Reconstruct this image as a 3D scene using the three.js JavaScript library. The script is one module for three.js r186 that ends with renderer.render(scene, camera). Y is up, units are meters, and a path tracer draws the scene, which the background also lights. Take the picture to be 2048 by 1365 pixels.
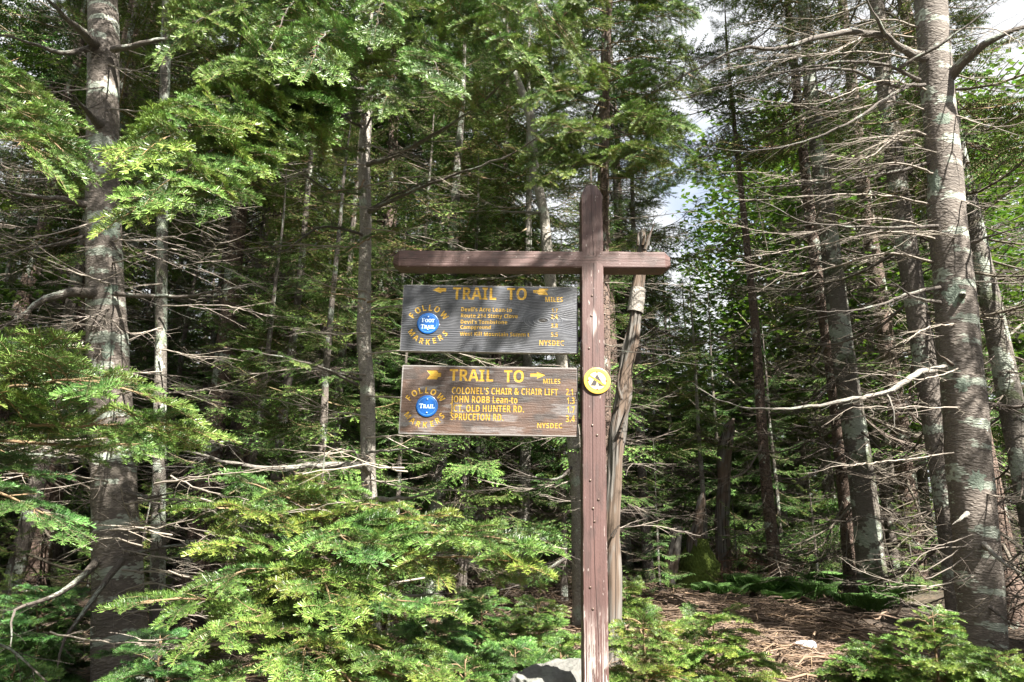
import * as THREE from 'three';
import { ConvexGeometry } from 'three/addons/geometries/ConvexGeometry.js';
import { mergeVertices } from 'three/addons/utils/BufferGeometryUtils.js';

const V3 = THREE.Vector3, PI = Math.PI;
const v3 = (x, y, z) => new V3(x, y, z);
const lerp = THREE.MathUtils.lerp, clamp = THREE.MathUtils.clamp, sstep = THREE.MathUtils.smoothstep;
function RNG(a) { return () => { a |= 0; a = a + 0x6D2B79F5 | 0; let t = Math.imul(a ^ a >>> 15, 1 | a); t = t + Math.imul(t ^ t >>> 7, 61 | t) ^ t; return ((t ^ t >>> 14) >>> 0) / 4294967296; }; }

/* ---------- camera, renderer, sky, sun ---------- */
const scene = new THREE.Scene();
const FPX = 1359, CX = 1024, CY = 682.5;                 // lens of the photograph, in its own pixels
const camera = new THREE.PerspectiveCamera(2 * Math.atan(CY / FPX) * 180 / PI, 2048 / 1365, 0.05, 900);
camera.rotation.order = 'YXZ';
camera.position.set(0, 0.92, 0);
camera.rotation.set(16 * PI / 180, 0, 1.0 * PI / 180);
camera.updateMatrixWorld(true);
const renderer = new THREE.WebGLRenderer({ antialias: true });
renderer.setSize(1024, 682);
renderer.toneMapping = THREE.LinearToneMapping;
renderer.toneMappingExposure = 5.0;
renderer.shadowMap.enabled = true;

function hash3(x, y, z, s) { let h = Math.imul(x, 374761393) ^ Math.imul(y, 668265263) ^ Math.imul(z, 2147483647) ^ Math.imul(s, 1274126177); h = Math.imul(h ^ h >>> 13, 1274126177); h ^= h >>> 16; h = Math.imul(h, 2246822519); return ((h ^ h >>> 15) >>> 0) / 4294967296; }
const fade = (t) => t * t * (3 - 2 * t);
function n3(x, y, z, s = 0) {
  const ix = Math.floor(x), iy = Math.floor(y), iz = Math.floor(z), u = fade(x - ix), v = fade(y - iy), w = fade(z - iz);
  const c = (a, b, d) => hash3(ix + a, iy + b, iz + d, s);
  return lerp(lerp(lerp(c(0, 0, 0), c(1, 0, 0), u), lerp(c(0, 1, 0), c(1, 1, 0), u), v), lerp(lerp(c(0, 0, 1), c(1, 0, 1), u), lerp(c(0, 1, 1), c(1, 1, 1), u), v), w);
}
function fbm3(x, y, z, o = 4, s = 0) { let a = 0.5, t = 0, n = 0; for (let i = 0; i < o; i++) { t += a * n3(x, y, z, s + i); n += a; a *= 0.5; x *= 2; y *= 2; z *= 2; } return t / n; }
function t2(x, y, px, py, s) {                           // tiling value noise
  const ix = Math.floor(x), iy = Math.floor(y), u = fade(x - ix), v = fade(y - iy), m = (a, p) => ((a % p) + p) % p;
  const x0 = m(ix, px), x1 = m(ix + 1, px), y0 = m(iy, py), y1 = m(iy + 1, py);
  return lerp(lerp(hash3(x0, y0, 0, s), hash3(x1, y0, 0, s), u), lerp(hash3(x0, y1, 0, s), hash3(x1, y1, 0, s), u), v);
}
function tf(u, v, fx, fy, o, s) { let a = 0.5, t = 0, n = 0; for (let i = 0; i < o; i++) { t += a * t2(u * fx, v * fy, fx, fy, s + i * 7); n += a; a *= 0.5; fx *= 2; fy *= 2; } return t / n; }

{ // sky: hazy blue with broken bright cloud, the same all round
  const W = 640, H = 320, d = new Float32Array(W * H * 4);
  for (let j = 0; j < H; j++) {
    const el = ((j + 0.5) / H - 0.5) * PI, y = Math.sin(el), c = Math.cos(el);
    for (let i = 0; i < W; i++) {
      const az = ((i + 0.5) / W - 0.5) * 2 * PI, x = c * Math.cos(az), z = c * Math.sin(az), k = (j * W + i) * 4;
      const yy = Math.max(y, 0), g = Math.pow(1 - yy, 1.4);
      let r = lerp(0.32, 0.70, g), gg = lerp(0.45, 0.74, g), b = lerp(0.70, 0.80, g);
      const s = 1 / (yy + 0.25), cl = fbm3(x * s * 2.2 + 7, z * s * 2.2 + 3, 1.5, 5, 11), a = sstep(cl, 0.24, 0.38) * 0.95;
      const cb = 0.80 + 0.2 * sstep(cl, 0.4, 0.7);
      r = lerp(r, cb, a); gg = lerp(gg, cb * 1.01, a); b = lerp(b, cb * 1.03, a);
      d[k] = r * 0.29; d[k + 1] = gg * 0.29; d[k + 2] = b * 0.29; d[k + 3] = 1;
    }
  }
  const t = new THREE.DataTexture(d, W, H, THREE.RGBAFormat, THREE.FloatType);
  t.mapping = THREE.EquirectangularReflectionMapping; t.magFilter = t.minFilter = THREE.LinearFilter; t.needsUpdate = true;
  scene.background = t; scene.environment = t;
}
const SUN_AZ = 38 * PI / 180, SUN_EL = 50 * PI / 180;    // high, behind the photographer's right shoulder
const sunDir = v3(Math.sin(SUN_AZ) * Math.cos(SUN_EL), Math.sin(SUN_EL), Math.cos(SUN_AZ) * Math.cos(SUN_EL));
const sun = new THREE.DirectionalLight(new THREE.Color(1.0, 0.95, 0.86), 5);
sun.name = 'sun'; sun.position.copy(sunDir).multiplyScalar(40).add(v3(0, 0, -6)); sun.target.position.set(0, 0, -6);
sun.castShadow = true; sun.shadow.mapSize.set(4096, 4096);
Object.assign(sun.shadow.camera, { left: -25, right: 25, top: 25, bottom: -25, near: 1, far: 120 });
scene.add(sun, sun.target);

/* ---------- placing: a pixel of the photograph and a distance give a point of the place ---------- */
function pick(px, py, Z) {                               // the point on that line of sight that lies Z metres north of the camera
  const d = v3((px - CX) / FPX, (CY - py) / FPX, -1).applyQuaternion(camera.quaternion);
  return camera.position.clone().addScaledVector(d, -Z / d.z);
}
const camInv = camera.matrixWorld.clone().invert();
const mpp = (p) => -p.clone().applyMatrix4(camInv).z / FPX;   // metres per photo pixel at that point

/* ---------- objects ---------- */
const used = new Map();
function numbered(name) { const n = used.get(name) || 0; used.set(name, n + 1); return n ? `${name}_${String(n).padStart(3, '0')}` : name; }
function tag(o, label, category, group, kind) { if (label) o.userData.label = label; if (category) o.userData.category = category; if (group) o.userData.group = group; if (kind) o.userData.kind = kind; return o; }
function thing(name, label, category, pos, group) { const o = new THREE.Group(); o.name = numbered(name); o.position.copy(pos); scene.add(o); o.updateMatrixWorld(true); return tag(o, label, category, group); }
function shadows(m) { m.castShadow = m.receiveShadow = true; return m; }
function part(name, geo, mat, parent) { const m = shadows(new THREE.Mesh(geo, mat)); m.name = name; parent.add(m); return m; }
function whole(name, geo, mat, label, category, group, kind) { const m = shadows(new THREE.Mesh(geo, mat)); m.name = numbered(name); scene.add(m); return tag(m, label, category, group, kind); }
function copyOf(o, pos, rotY, scale, label, group) {
  const c = o.clone(); c.name = numbered(o.name.replace(/_\d{3}$/, '')); c.position.copy(pos); c.rotation.y = rotY; if (scale.isVector3) c.scale.copy(scale); else c.scale.setScalar(scale);
  c.userData = { ...o.userData }; if (label) c.userData.label = label; if (group) c.userData.group = group; else if (group === null) delete c.userData.group;
  scene.add(c); return c;
}

/* ---------- mesh builder with one index list per material slot ---------- */
class MB {
  constructor(normals = true) { this.p = []; this.n = normals ? [] : null; this.uv = []; this.c = []; this.idx = [[]]; this.col = [1, 1, 1]; }
  vert(p, n, u, v, c) { this.p.push(p.x, p.y, p.z); if (this.n) this.n.push(n.x, n.y, n.z); this.uv.push(u, v); const k = c || this.col; this.c.push(k[0], k[1], k[2]); return this.p.length / 3 - 1; }
  slot(i) { while (this.idx.length <= i) this.idx.push([]); return this.idx[i]; }
  tri(a, b, c, s = 0) { this.slot(s).push(a, b, c); }
  build() {
    const g = new THREE.BufferGeometry();
    g.setAttribute('position', new THREE.BufferAttribute(new Float32Array(this.p), 3));
    if (this.n) g.setAttribute('normal', new THREE.BufferAttribute(new Float32Array(this.n), 3));
    g.setAttribute('uv', new THREE.BufferAttribute(new Float32Array(this.uv), 2));
    g.setAttribute('color', new THREE.BufferAttribute(new Float32Array(this.c), 3));
    const all = new Uint32Array(this.idx.reduce((a, x) => a + x.length, 0)); let at = 0;
    this.idx.forEach((x, i) => { all.set(x, at); if (this.idx.length > 1) g.addGroup(at, x.length, i); at += x.length; });
    g.setIndex(new THREE.BufferAttribute(all, 1));
    return g;
  }
  tube(pts, rad, sides, slot = 0, cap = true, uvr = 1) {  // pts: V3[], rad: number[]
    const n = pts.length, U = v3(), W = v3(), T = v3(), q = v3(), nn = v3(); let prev = null, len = 0, first = this.p.length / 3;
    for (let i = 0; i < n; i++) {
      T.subVectors(pts[Math.min(i + 1, n - 1)], pts[Math.max(i - 1, 0)]).normalize();
      if (!prev) { U.set(0, 1, 0); if (Math.abs(T.y) > 0.9) U.set(1, 0, 0); } else U.copy(prev);
      U.addScaledVector(T, -U.dot(T)).normalize(); prev = U.clone(); W.crossVectors(T, U);
      if (i) len += pts[i].distanceTo(pts[i - 1]);
      for (let k = 0; k <= sides; k++) {
        const a = k / sides * 2 * PI, c = Math.cos(a), s = Math.sin(a);
        nn.copy(U).multiplyScalar(c).addScaledVector(W, s); q.copy(pts[i]).addScaledVector(nn, rad[i]);
        this.vert(q, nn, k / sides * uvr, len / 1.2);
      }
    }
    for (let i = 0; i < n - 1; i++) for (let k = 0; k < sides; k++) { const a = first + i * (sides + 1) + k, b = a + sides + 1; this.tri(a, a + 1, b, slot); this.tri(a + 1, b + 1, b, slot); }
    if (cap && rad[n - 1] > 0.002) { T.subVectors(pts[n - 1], pts[n - 2]).normalize(); const c = this.vert(pts[n - 1].clone().addScaledVector(T, rad[n - 1] * 0.3), T, 0.5, 0); const b = first + (n - 1) * (sides + 1); for (let k = 0; k < sides; k++) this.tri(b + k, b + k + 1, c, slot); }
  }
  add(o, m, tint) {                                      // another builder's content, moved by a matrix
    const base = this.p.length / 3, p = v3(), nm = new THREE.Matrix3().getNormalMatrix(m), cnt = o.p.length / 3;
    for (let i = 0; i < cnt; i++) {
      p.set(o.p[i * 3], o.p[i * 3 + 1], o.p[i * 3 + 2]).applyMatrix4(m); this.p.push(p.x, p.y, p.z);
      if (this.n) { p.set(o.n[i * 3], o.n[i * 3 + 1], o.n[i * 3 + 2]).applyMatrix3(nm).normalize(); this.n.push(p.x, p.y, p.z); }
      this.uv.push(o.uv[i * 2], o.uv[i * 2 + 1]);
      this.c.push(o.c[i * 3] * (tint ? tint[0] : 1), o.c[i * 3 + 1] * (tint ? tint[1] : 1), o.c[i * 3 + 2] * (tint ? tint[2] : 1));
    }
    o.idx.forEach((x, s) => { const t = this.slot(s); for (const k of x) t.push(k + base); });
  }
}
function resample(pts, n) { const c = new THREE.CatmullRomCurve3(pts, false, 'centripetal'); return c.getSpacedPoints(n - 1); }
function frame(dir, up, pos, scale) {                    // X along dir, Y near up
  const x = dir.clone().normalize(), y = up.clone().addScaledVector(x, -up.dot(x)).normalize(), z = x.clone().cross(y);
  return new THREE.Matrix4().makeBasis(x, y, z).scale(v3(scale, scale, scale)).setPosition(pos);
}
const UP = v3(0, 1, 0);

/* ---------- materials ---------- */
const toS = (c) => { c = clamp(c, 0, 1); return c <= 0.0031308 ? c * 12.92 : 1.055 * Math.pow(c, 1 / 2.4) - 0.055; };
function makeTex(w, h, fn, sx = 1, sy = 1) {             // fn(u, v) -> [r, g, b, height], linear
  const a = new Uint8Array(w * h * 4), b = new Uint8Array(w * h * 4);
  for (let y = 0; y < h; y++) for (let x = 0; x < w; x++) {
    const k = (y * w + x) * 4, o = fn((x + 0.5) / w, (y + 0.5) / h);
    a[k] = toS(o[0]) * 255; a[k + 1] = toS(o[1]) * 255; a[k + 2] = toS(o[2]) * 255; a[k + 3] = 255;
    b[k] = b[k + 1] = b[k + 2] = clamp(o[3], 0, 1) * 255; b[k + 3] = 255;
  }
  const mk = (d, srgb) => { const t = new THREE.DataTexture(d, w, h, THREE.RGBAFormat); t.wrapS = t.wrapT = THREE.RepeatWrapping; t.magFilter = t.minFilter = THREE.LinearFilter; if (srgb) t.colorSpace = THREE.SRGBColorSpace; t.repeat.set(sx, sy); t.needsUpdate = true; return t; };
  return { map: mk(a, true), bumpMap: mk(b, false) };
}
const mixc = (a, b, t) => [lerp(a[0], b[0], t), lerp(a[1], b[1], t), lerp(a[2], b[2], t)];
function barkMat(kind, seed, name) {
  const P = {
    fir: { base: [0.112, 0.094, 0.080], dark: [0.036, 0.029, 0.025], light: [0.235, 0.205, 0.18], lichen: 0.30, moss: 0 },
    lichen: { base: [0.115, 0.100, 0.085], dark: [0.035, 0.03, 0.025], light: [0.20, 0.185, 0.16], lichen: 0.62, moss: 0.15 },
    spruce: { base: [0.125, 0.085, 0.065], dark: [0.035, 0.024, 0.02], light: [0.27, 0.20, 0.165], lichen: 0.12, moss: 0 },
    pale: { base: [0.22, 0.20, 0.175], dark: [0.06, 0.05, 0.042], light: [0.36, 0.34, 0.305], lichen: 0.2, moss: 0 },
  }[kind];
  const t = makeTex(320, 640, (u, v) => {
    const lo = tf(u, v, 3, 5, 3, seed), wr = tf(u, v, 16, 74, 3, seed + 30), bl = tf(u, v, 46, 84, 2, seed + 60), fi = tf(u, v, 60, 200, 2, seed + 90);
    let c = mixc(P.base, P.dark, sstep(wr, 0.55, 0.9) * 0.6), h = 0.45 + (bl - 0.5) * 0.8 - sstep(wr, 0.58, 0.85) * 0.22 + (fi - 0.5) * 0.2;
    c = mixc(c, P.light, sstep(bl, 0.55, 0.85) * 0.55); c = c.map((x) => x * (0.7 + 0.6 * lo) * (0.85 + 0.3 * fi));
    if (kind === 'spruce') { const sc = tf(u, v, 14, 26, 2, seed + 130), ed = Math.abs(sc - 0.5); c = mixc(c, P.dark, 1 - sstep(ed, 0.0, 0.08)); h = 0.3 + 0.6 * sstep(ed, 0, 0.1) + (fi - 0.5) * 0.2; }
    const l1 = tf(u, v, 4, 8, 4, seed + 200), l2 = tf(u, v, 40, 80, 2, seed + 230), lm = sstep(l1 + (l2 - 0.5) * 0.25, 0.72 - P.lichen * 0.3, 0.78 - P.lichen * 0.3);
    c = mixc(c, mixc([0.21, 0.25, 0.20], [0.40, 0.43, 0.37], l2), lm * 0.85); h += lm * 0.12 * l2;
    if (P.moss) { const m = sstep(tf(u, v, 5, 7, 4, seed + 300), 0.62, 0.72) * P.moss * 4; c = mixc(c, [0.05, 0.075, 0.018], clamp(m, 0, 1)); }
    return [c[0], c[1], c[2], h];
  });
  return new THREE.MeshStandardMaterial({ name, ...t, bumpScale: kind === 'spruce' ? 0.012 : 0.007, roughness: 0.85, vertexColors: true });
}
const M = {};
M.fir = barkMat('fir', 1, 'fir bark');
M.lichen = barkMat('lichen', 500, 'lichen covered bark');
M.spruce = barkMat('spruce', 900, 'scaly spruce bark');
M.pale = barkMat('pale', 1300, 'pale dead and sunlit bark');
M.twig = new THREE.MeshStandardMaterial({ name: 'dead twig', color: new THREE.Color().setRGB(0.265, 0.23, 0.195), roughness: 0.8, vertexColors: true });
M.twigShaded = new THREE.MeshStandardMaterial({ name: 'shade darkened dead twig', color: new THREE.Color().setRGB(0.125, 0.105, 0.088), roughness: 0.9, vertexColors: true });  // darker copy of the dead twig, forest shade put into its colour
M.litter = new THREE.MeshStandardMaterial({ name: 'fallen twig', color: new THREE.Color().setRGB(0.155, 0.112, 0.082), roughness: 0.85, vertexColors: true });
M.needle = new THREE.MeshPhysicalMaterial({ name: 'fir needles', roughness: 0.40, specularIntensity: 0.8, vertexColors: true, side: THREE.DoubleSide, transmission: 0.22, thickness: 0 });
M.needleFar = new THREE.MeshPhysicalMaterial({ name: 'distant fir needles', roughness: 0.6, specularIntensity: 0.3, vertexColors: true, side: THREE.DoubleSide });
M.shoot = new THREE.MeshStandardMaterial({ name: 'green twig bark', color: new THREE.Color().setRGB(0.20, 0.135, 0.075), roughness: 0.8, vertexColors: true });
M.leaf = new THREE.MeshPhysicalMaterial({ name: 'broad leaf', roughness: 0.8, specularIntensity: 0.4, vertexColors: true, side: THREE.DoubleSide, transmission: 0.5, thickness: 0 });
M.fern = new THREE.MeshPhysicalMaterial({ name: 'fern leaf', roughness: 0.8, specularIntensity: 0.3, vertexColors: true, side: THREE.DoubleSide, transmission: 0.35, thickness: 0 });
{ // dead, barkless wood: fibres along v
  const t = makeTex(160, 512, (u, v) => {
    const f = tf(u, v, 48, 6, 3, 41), g = tf(u, v, 6, 5, 3, 44), cr = sstep(tf(u, v, 24, 3, 2, 47), 0.66, 0.76);
    let c = mixc([0.115, 0.082, 0.060], [0.145, 0.132, 0.118], sstep(g, 0.36, 0.52)); c = mixc(c, [0.035, 0.025, 0.018], cr * 0.9);
    return [...c.map((x) => x * (0.6 + 0.8 * f)), 0.5 + (f - 0.5) * 0.7 - cr * 0.4];
  });
  M.snag = new THREE.MeshStandardMaterial({ name: 'shredded dead wood', ...t, bumpScale: 0.012, roughness: 0.9, vertexColors: true });
}
/* ---------- conifer foliage ---------- */
const C_OLD = [0.042, 0.080, 0.020], C_MID = [0.085, 0.156, 0.034], C_TIP = [0.200, 0.302, 0.070];
function needle(mb, p, d, ax, len, wid, col, quad) {
  const w = v3().copy(ax).addScaledVector(d, -ax.dot(d)).normalize().multiplyScalar(wid / 2), t = p.clone().addScaledVector(d, len);
  const a = mb.vert(p.clone().sub(w), UP, 0, 0, col), b = mb.vert(p.clone().add(w), UP, 1, 0, col);
  if (quad) { w.multiplyScalar(0.75); const c = mb.vert(t.clone().add(w), UP, 1, 1, col), e = mb.vert(t.clone().sub(w), UP, 0, 1, col); mb.tri(a, b, c, 0); mb.tri(a, c, e, 0); }
  else mb.tri(a, b, mb.vert(t, UP, 0.5, 1, col), 0);
}
function shoot(mb, rng, o, p0, dir, up, len, r) {
  const side = dir.clone().cross(up).normalize(), n = o.pts ?? 5, pts = [], rad = [], bend = (rng() - 0.5) * 0.5, sag = (0.1 + rng() * 0.35) * (o.sag ?? 1);
  for (let i = 0; i < n; i++) { const t = i / (n - 1); pts.push(p0.clone().addScaledVector(dir, len * t).addScaledVector(side, bend * len * t * t * 0.4).addScaledVector(up, -sag * len * t * t * 0.5)); rad.push(lerp(r, o.tipR, t)); }
  if (o.wood) mb.tube(pts, rad, 3, 1, false);
  const cnt = Math.max(3, Math.round(len / o.step)), at = (t) => { const f = clamp(t, 0, 0.999) * (n - 1), i = Math.floor(f); return pts[i].clone().lerp(pts[i + 1], f - i); };
  const bare = o.bare && r > 0.0022 ? 0.12 : 0;
  for (let i = 0; i <= cnt; i++) {
    const t = i / cnt; if (t < bare) continue;
    const left = (1 - t) * len, k = clamp(left / 0.055, 0, 1), p = at(t), T = at(Math.min(t + 0.06, 0.999)).sub(at(Math.max(t - 0.06, 0))).normalize();
    let col = k < 1 ? mixc(C_TIP, C_MID, k * k) : mixc(C_MID, C_OLD, clamp((left - 0.055) / 0.12, 0, 1));
    for (const s of [-1, 1, 0]) {
      if (s === 0 && rng() > o.top) continue;
      const a = lerp(0.35, 1.15, sstep(left, 0, 0.03)) + (rng() - 0.5) * 0.35, el = (s === 0 ? 0.9 : 0.25) + (rng() - 0.5) * 0.8, sg = s || (rng() - 0.5) * 1.2;
      const d = T.clone().multiplyScalar(Math.cos(a)).addScaledVector(side, sg * Math.sin(a)).addScaledVector(up, el * Math.sin(a)).normalize();
      const j = 0.75 + rng() * 0.5, roll = (rng() - 0.5) * 0.9;
      needle(mb, p, d, T.clone().addScaledVector(up, roll), o.nlen * (0.75 + rng() * 0.4) * (left < 0.01 ? 0.7 : 1), o.nwid, [col[0] * j, col[1] * j, col[2] * j], o.quad);
    }
  }
  return { at, side };
}
function sprayMB(seed, L, o) {
  const rng = RNG(seed), mb = new MB(false);
  (function grow(p0, dir, up, len, r, level) {
    const s = shoot(mb, rng, o, p0, dir, up, len, r);
    if (level >= o.order || len < o.node * 1.3) return;
    for (let x = o.node * (0.6 + rng() * 0.4); x < len - o.node * 0.35; x += o.node * (0.8 + rng() * 0.4)) for (const sg of [-1, 1]) {
      if (rng() < 0.1) continue;
      const left = len - x, l = Math.min(len * 0.62, left * (level ? 0.55 : 0.68) + o.node * 0.4) * (0.75 + rng() * 0.4), a = 0.85 + (rng() - 0.5) * 0.35;
      const d = dir.clone().multiplyScalar(Math.cos(a)).addScaledVector(s.side, sg * Math.sin(a)).addScaledVector(up, (rng() - 0.45) * 0.25).normalize();
      grow(s.at(x / len), d, up, l, r * 0.7, level + 1);
    }
  })(v3(0, 0, 0), v3(1, 0, 0), UP.clone(), L, o.woodR, 0);
  return mb;
}
const NEAR = { nlen: 0.027, nwid: 0.0031, step: 0.0064, top: 0.85, order: 2, node: 0.070, woodR: 0.0030, tipR: 0.0009, wood: true, quad: true, bare: true };
const MIDL = { nlen: 0.029, nwid: 0.0125, step: 0.020, top: 0.4, order: 1, node: 0.085, woodR: 0.0035, tipR: 0.001, wood: true, quad: false, pts: 3 };
const FARL = { nlen: 0.06, nwid: 0.034, step: 0.036, top: 0.25, order: 1, node: 0.12, woodR: 0.004, tipR: 0.002, wood: false, quad: false };
const nearSpray = []; for (let i = 0; i < 8; i++) nearSpray.push(sprayMB(100 + i, 0.26 + 0.025 * (i % 4), { ...NEAR, sag: 0.7 + (i % 3) * 0.3 }).build());
const midSpray = []; for (let i = 0; i < 6; i++) midSpray.push(sprayMB(200 + i, 0.42, MIDL));
const farSpray = []; for (let i = 0; i < 4; i++) farSpray.push(sprayMB(300 + i, 0.45, FARL));

/* twigs along a limb */
function addTwigs(mb, rng, pts, o, level = 0) {
  const n = Math.round(o.n), N = pts.length, T = v3();
  for (let i = 0; i < n; i++) {
    const t = lerp(o.from ?? 0.15, o.to ?? 1, (i + rng()) / n), f = Math.min(t * (N - 1), N - 1.001), k = Math.floor(f), p = pts[k].clone().lerp(pts[k + 1], f - k);
    T.subVectors(pts[k + 1], pts[k]).normalize();
    const up = o.up || UP, side = T.clone().cross(up).normalize(), sg = (i % 2 ? 1 : -1), a = 0.6 + rng() * 0.6;
    const d = T.clone().multiplyScalar(Math.cos(a)).addScaledVector(side, sg * Math.sin(a) * (o.flat ?? 1)).addScaledVector(up.clone().cross(side).cross(side).negate(), 0).addScaledVector(UP, (rng() - (o.bias ?? 0.5)) * (o.jit ?? 0.7)).normalize();
    const len = o.len * (0.45 + rng() * 0.8) * (1 - 0.5 * t), q = [p], m = level ? 3 : 5, cv = T.clone().multiplyScalar(0.25 + rng() * 0.3).addScaledVector(UP, (rng() - 0.5) * 0.5), step = len / (m - 1), dd = d.clone();
    for (let j = 1; j < m; j++) { dd.addScaledVector(cv, 0.35).add(v3(rng() - 0.5, rng() - 0.5, rng() - 0.5).multiplyScalar(0.25)).normalize(); q.push(q[j - 1].clone().addScaledVector(dd, step)); }
    const r = o.r * (0.6 + rng() * 0.5) * (1 - 0.35 * t), g = 0.75 + rng() * 0.5; mb.col = [g, g * (0.96 + rng() * 0.06), g * (0.92 + rng() * 0.1)];
    mb.tube(q, q.map((_, j) => lerp(r, r * 0.35, j / (m - 1))), 3, o.slot ?? 0, false);
    if (level < (o.levels ?? 1)) addTwigs(mb, rng, q, { ...o, n: o.sub ?? 5, len: len * 0.45, r: r * 0.55, from: 0.15, to: 1 }, level + 1);
    mb.col = [1, 1, 1];
  }
}
/* bare dead bough along +x, one metre long */
function deadBough(seed, sub) {
  const rng = RNG(seed), mb = new MB(), pts = [], s = -0.18 - rng() * 0.15, b = (rng() - 0.5) * 0.3;
  for (let i = 0; i < 9; i++) { const t = i / 8; pts.push(v3(t, s * Math.sin(t * 2.2) + 0.12 * t * t + (rng() - 0.5) * 0.02, b * t * t + (rng() - 0.5) * 0.02)); }
  mb.tube(pts, pts.map((_, i) => lerp(0.012, 0.003, i / 8)), 4, 0, false);
  addTwigs(mb, rng, pts, { n: 17, len: 0.45, r: 0.0052, from: 0.1, to: 0.98, sub, levels: 1, jit: 0.6 });
  return mb;
}
const deadMB = []; for (let i = 0; i < 6; i++) deadMB.push(deadBough(400 + i, 4));
/* living bough along +x, 1.2 m long, flat sprays left and right */
function liveBough(seed, sprays, lod) {
  const rng = RNG(seed), mb = new MB(false), pts = [], s = 0.12 + rng() * 0.15, b = (rng() - 0.5) * 0.3;
  for (let i = 0; i < 7; i++) { const t = i / 6; pts.push(v3(1.2 * t, -s * Math.sin(t * 2.6) * 0.9 + 0.15 * t * t, b * t * t)); }
  mb.tube(pts, pts.map((_, i) => lerp(0.011, 0.003, i / 6)), 3, 1, false);
  const gap = lod ? 0.2 : 0.125;
  for (let x = 0.16; x < 1.2; x += gap * (0.8 + rng() * 0.4)) {
    const t = x / 1.2, f = t * 6, k = Math.min(5, Math.floor(f)), p = pts[k].clone().lerp(pts[k + 1], f - k), T = pts[k + 1].clone().sub(pts[k]).normalize(), side = T.clone().cross(UP).normalize();
    for (const sg of [-1, 1]) {
      if (rng() < 0.12) continue;
      const a = 0.75 + rng() * 0.35, d = T.clone().multiplyScalar(Math.cos(a)).addScaledVector(side, sg * Math.sin(a)).addScaledVector(UP, -0.12 + (rng() - 0.5) * 0.4).normalize();
      const up = v3((rng() - 0.5) * 0.5, 1, (rng() - 0.5) * 0.5), j = 0.75 + rng() * 0.5;
      mb.add(sprays[Math.floor(rng() * sprays.length)], frame(d, up, p, (1.35 - 0.7 * t) * (0.75 + rng() * 0.4)), [j, j, j]);
    }
  }
  mb.add(sprays[0], frame(v3(1, 0, 0), UP, pts[6], 0.8), [1.1, 1.1, 1.1]);
  return mb;
}
const midBough = []; for (let i = 0; i < 5; i++) midBough.push(liveBough(500 + i, midSpray, 0));
const farBough = []; for (let i = 0; i < 4; i++) farBough.push(liveBough(600 + i, farSpray, 1));

/* a trunk through points: noise, knots, root flare, texture in metres */
function trunkGeo(pts, radii, o = {}) {
  const N = o.n ?? 40, S = o.sides ?? 16, c = new THREE.CatmullRomCurve3(pts, false, 'centripetal'), seed = o.seed ?? 1, knots = o.knots || [], L = c.getLength();
  const pos = [], uv = [], col = [], idx = [], rAvg = radii.reduce((a, b) => a + b) / radii.length, rep = Math.max(1, Math.round(2 * PI * rAvg / 0.6)), U = v3(1, 0, 0), W = v3(), T = v3(), q = v3();
  for (let i = 0; i < N; i++) {
    const t = i / (N - 1), f = t * (radii.length - 1), k = Math.min(radii.length - 2, Math.floor(f)), P = c.getPoint(t), fl = fade(f - k); let R = lerp(radii[k], radii[k + 1], fl);
    c.getTangent(t, T); U.set(1, 0, 0).addScaledVector(T, -T.x).normalize(); W.crossVectors(U, T);
    for (let j = 0; j <= S; j++) {
      const a = j / S * 2 * PI, ca = Math.cos(a), sa = Math.sin(a), y = t * L; let r = R * (1 + (o.rough ?? 0.10) * 2 * (fbm3(ca * 1.3 + 5, y * 1.5, sa * 1.3, 3, seed) - 0.5) + (o.fine ?? 0.03) * 2 * (fbm3(ca * 5, y * (o.fibre ?? 9), sa * 5, 2, seed + 9) - 0.5));
      if (o.flare) { const d = Math.max(0, 1 - y / o.flare[0]); r *= 1 + d * d * o.flare[1] * (0.7 + 0.6 * Math.max(0, Math.sin(a * o.flare[2] + seed))); }
      let dk = 1;
      for (const [ky, ka, kr, kh] of knots) { let da = a - ka; da -= Math.round(da / (2 * PI)) * 2 * PI; const d2 = ((y - ky) / kr) ** 2 + (da * R / kr) ** 2; if (d2 < 4) { r += kh * Math.exp(-d2 * 1.5); dk *= 1 - 0.75 * Math.exp(-d2 * 5); if (d2 < 0.2) r -= kh * 0.7 * (1 - d2 / 0.2); } }
      q.copy(P).addScaledVector(U, ca * r).addScaledVector(W, sa * r); pos.push(q.x, q.y, q.z); uv.push(j / S * rep, y / 1.2 + seed * 0.37); col.push(dk, dk, dk);
    }
  }
  for (let i = 0; i < N - 1; i++) for (let j = 0; j < S; j++) { const a = i * (S + 1) + j, b = a + S + 1; idx.push(a, b, a + 1, a + 1, b, b + 1); }
  const g = new THREE.BufferGeometry(); g.setAttribute('position', new THREE.Float32BufferAttribute(pos, 3)); g.setAttribute('uv', new THREE.Float32BufferAttribute(uv, 2)); g.setAttribute('color', new THREE.Float32BufferAttribute(col, 3)); g.setIndex(idx); g.computeVertexNormals();
  const n = g.attributes.normal; for (let i = 0; i < N; i++) { const a = i * (S + 1), b = a + S; q.set(n.getX(a) + n.getX(b), n.getY(a) + n.getY(b), n.getZ(a) + n.getZ(b)).normalize(); n.setXYZ(a, q.x, q.y, q.z); n.setXYZ(b, q.x, q.y, q.z); }
  return g;
}

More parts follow.
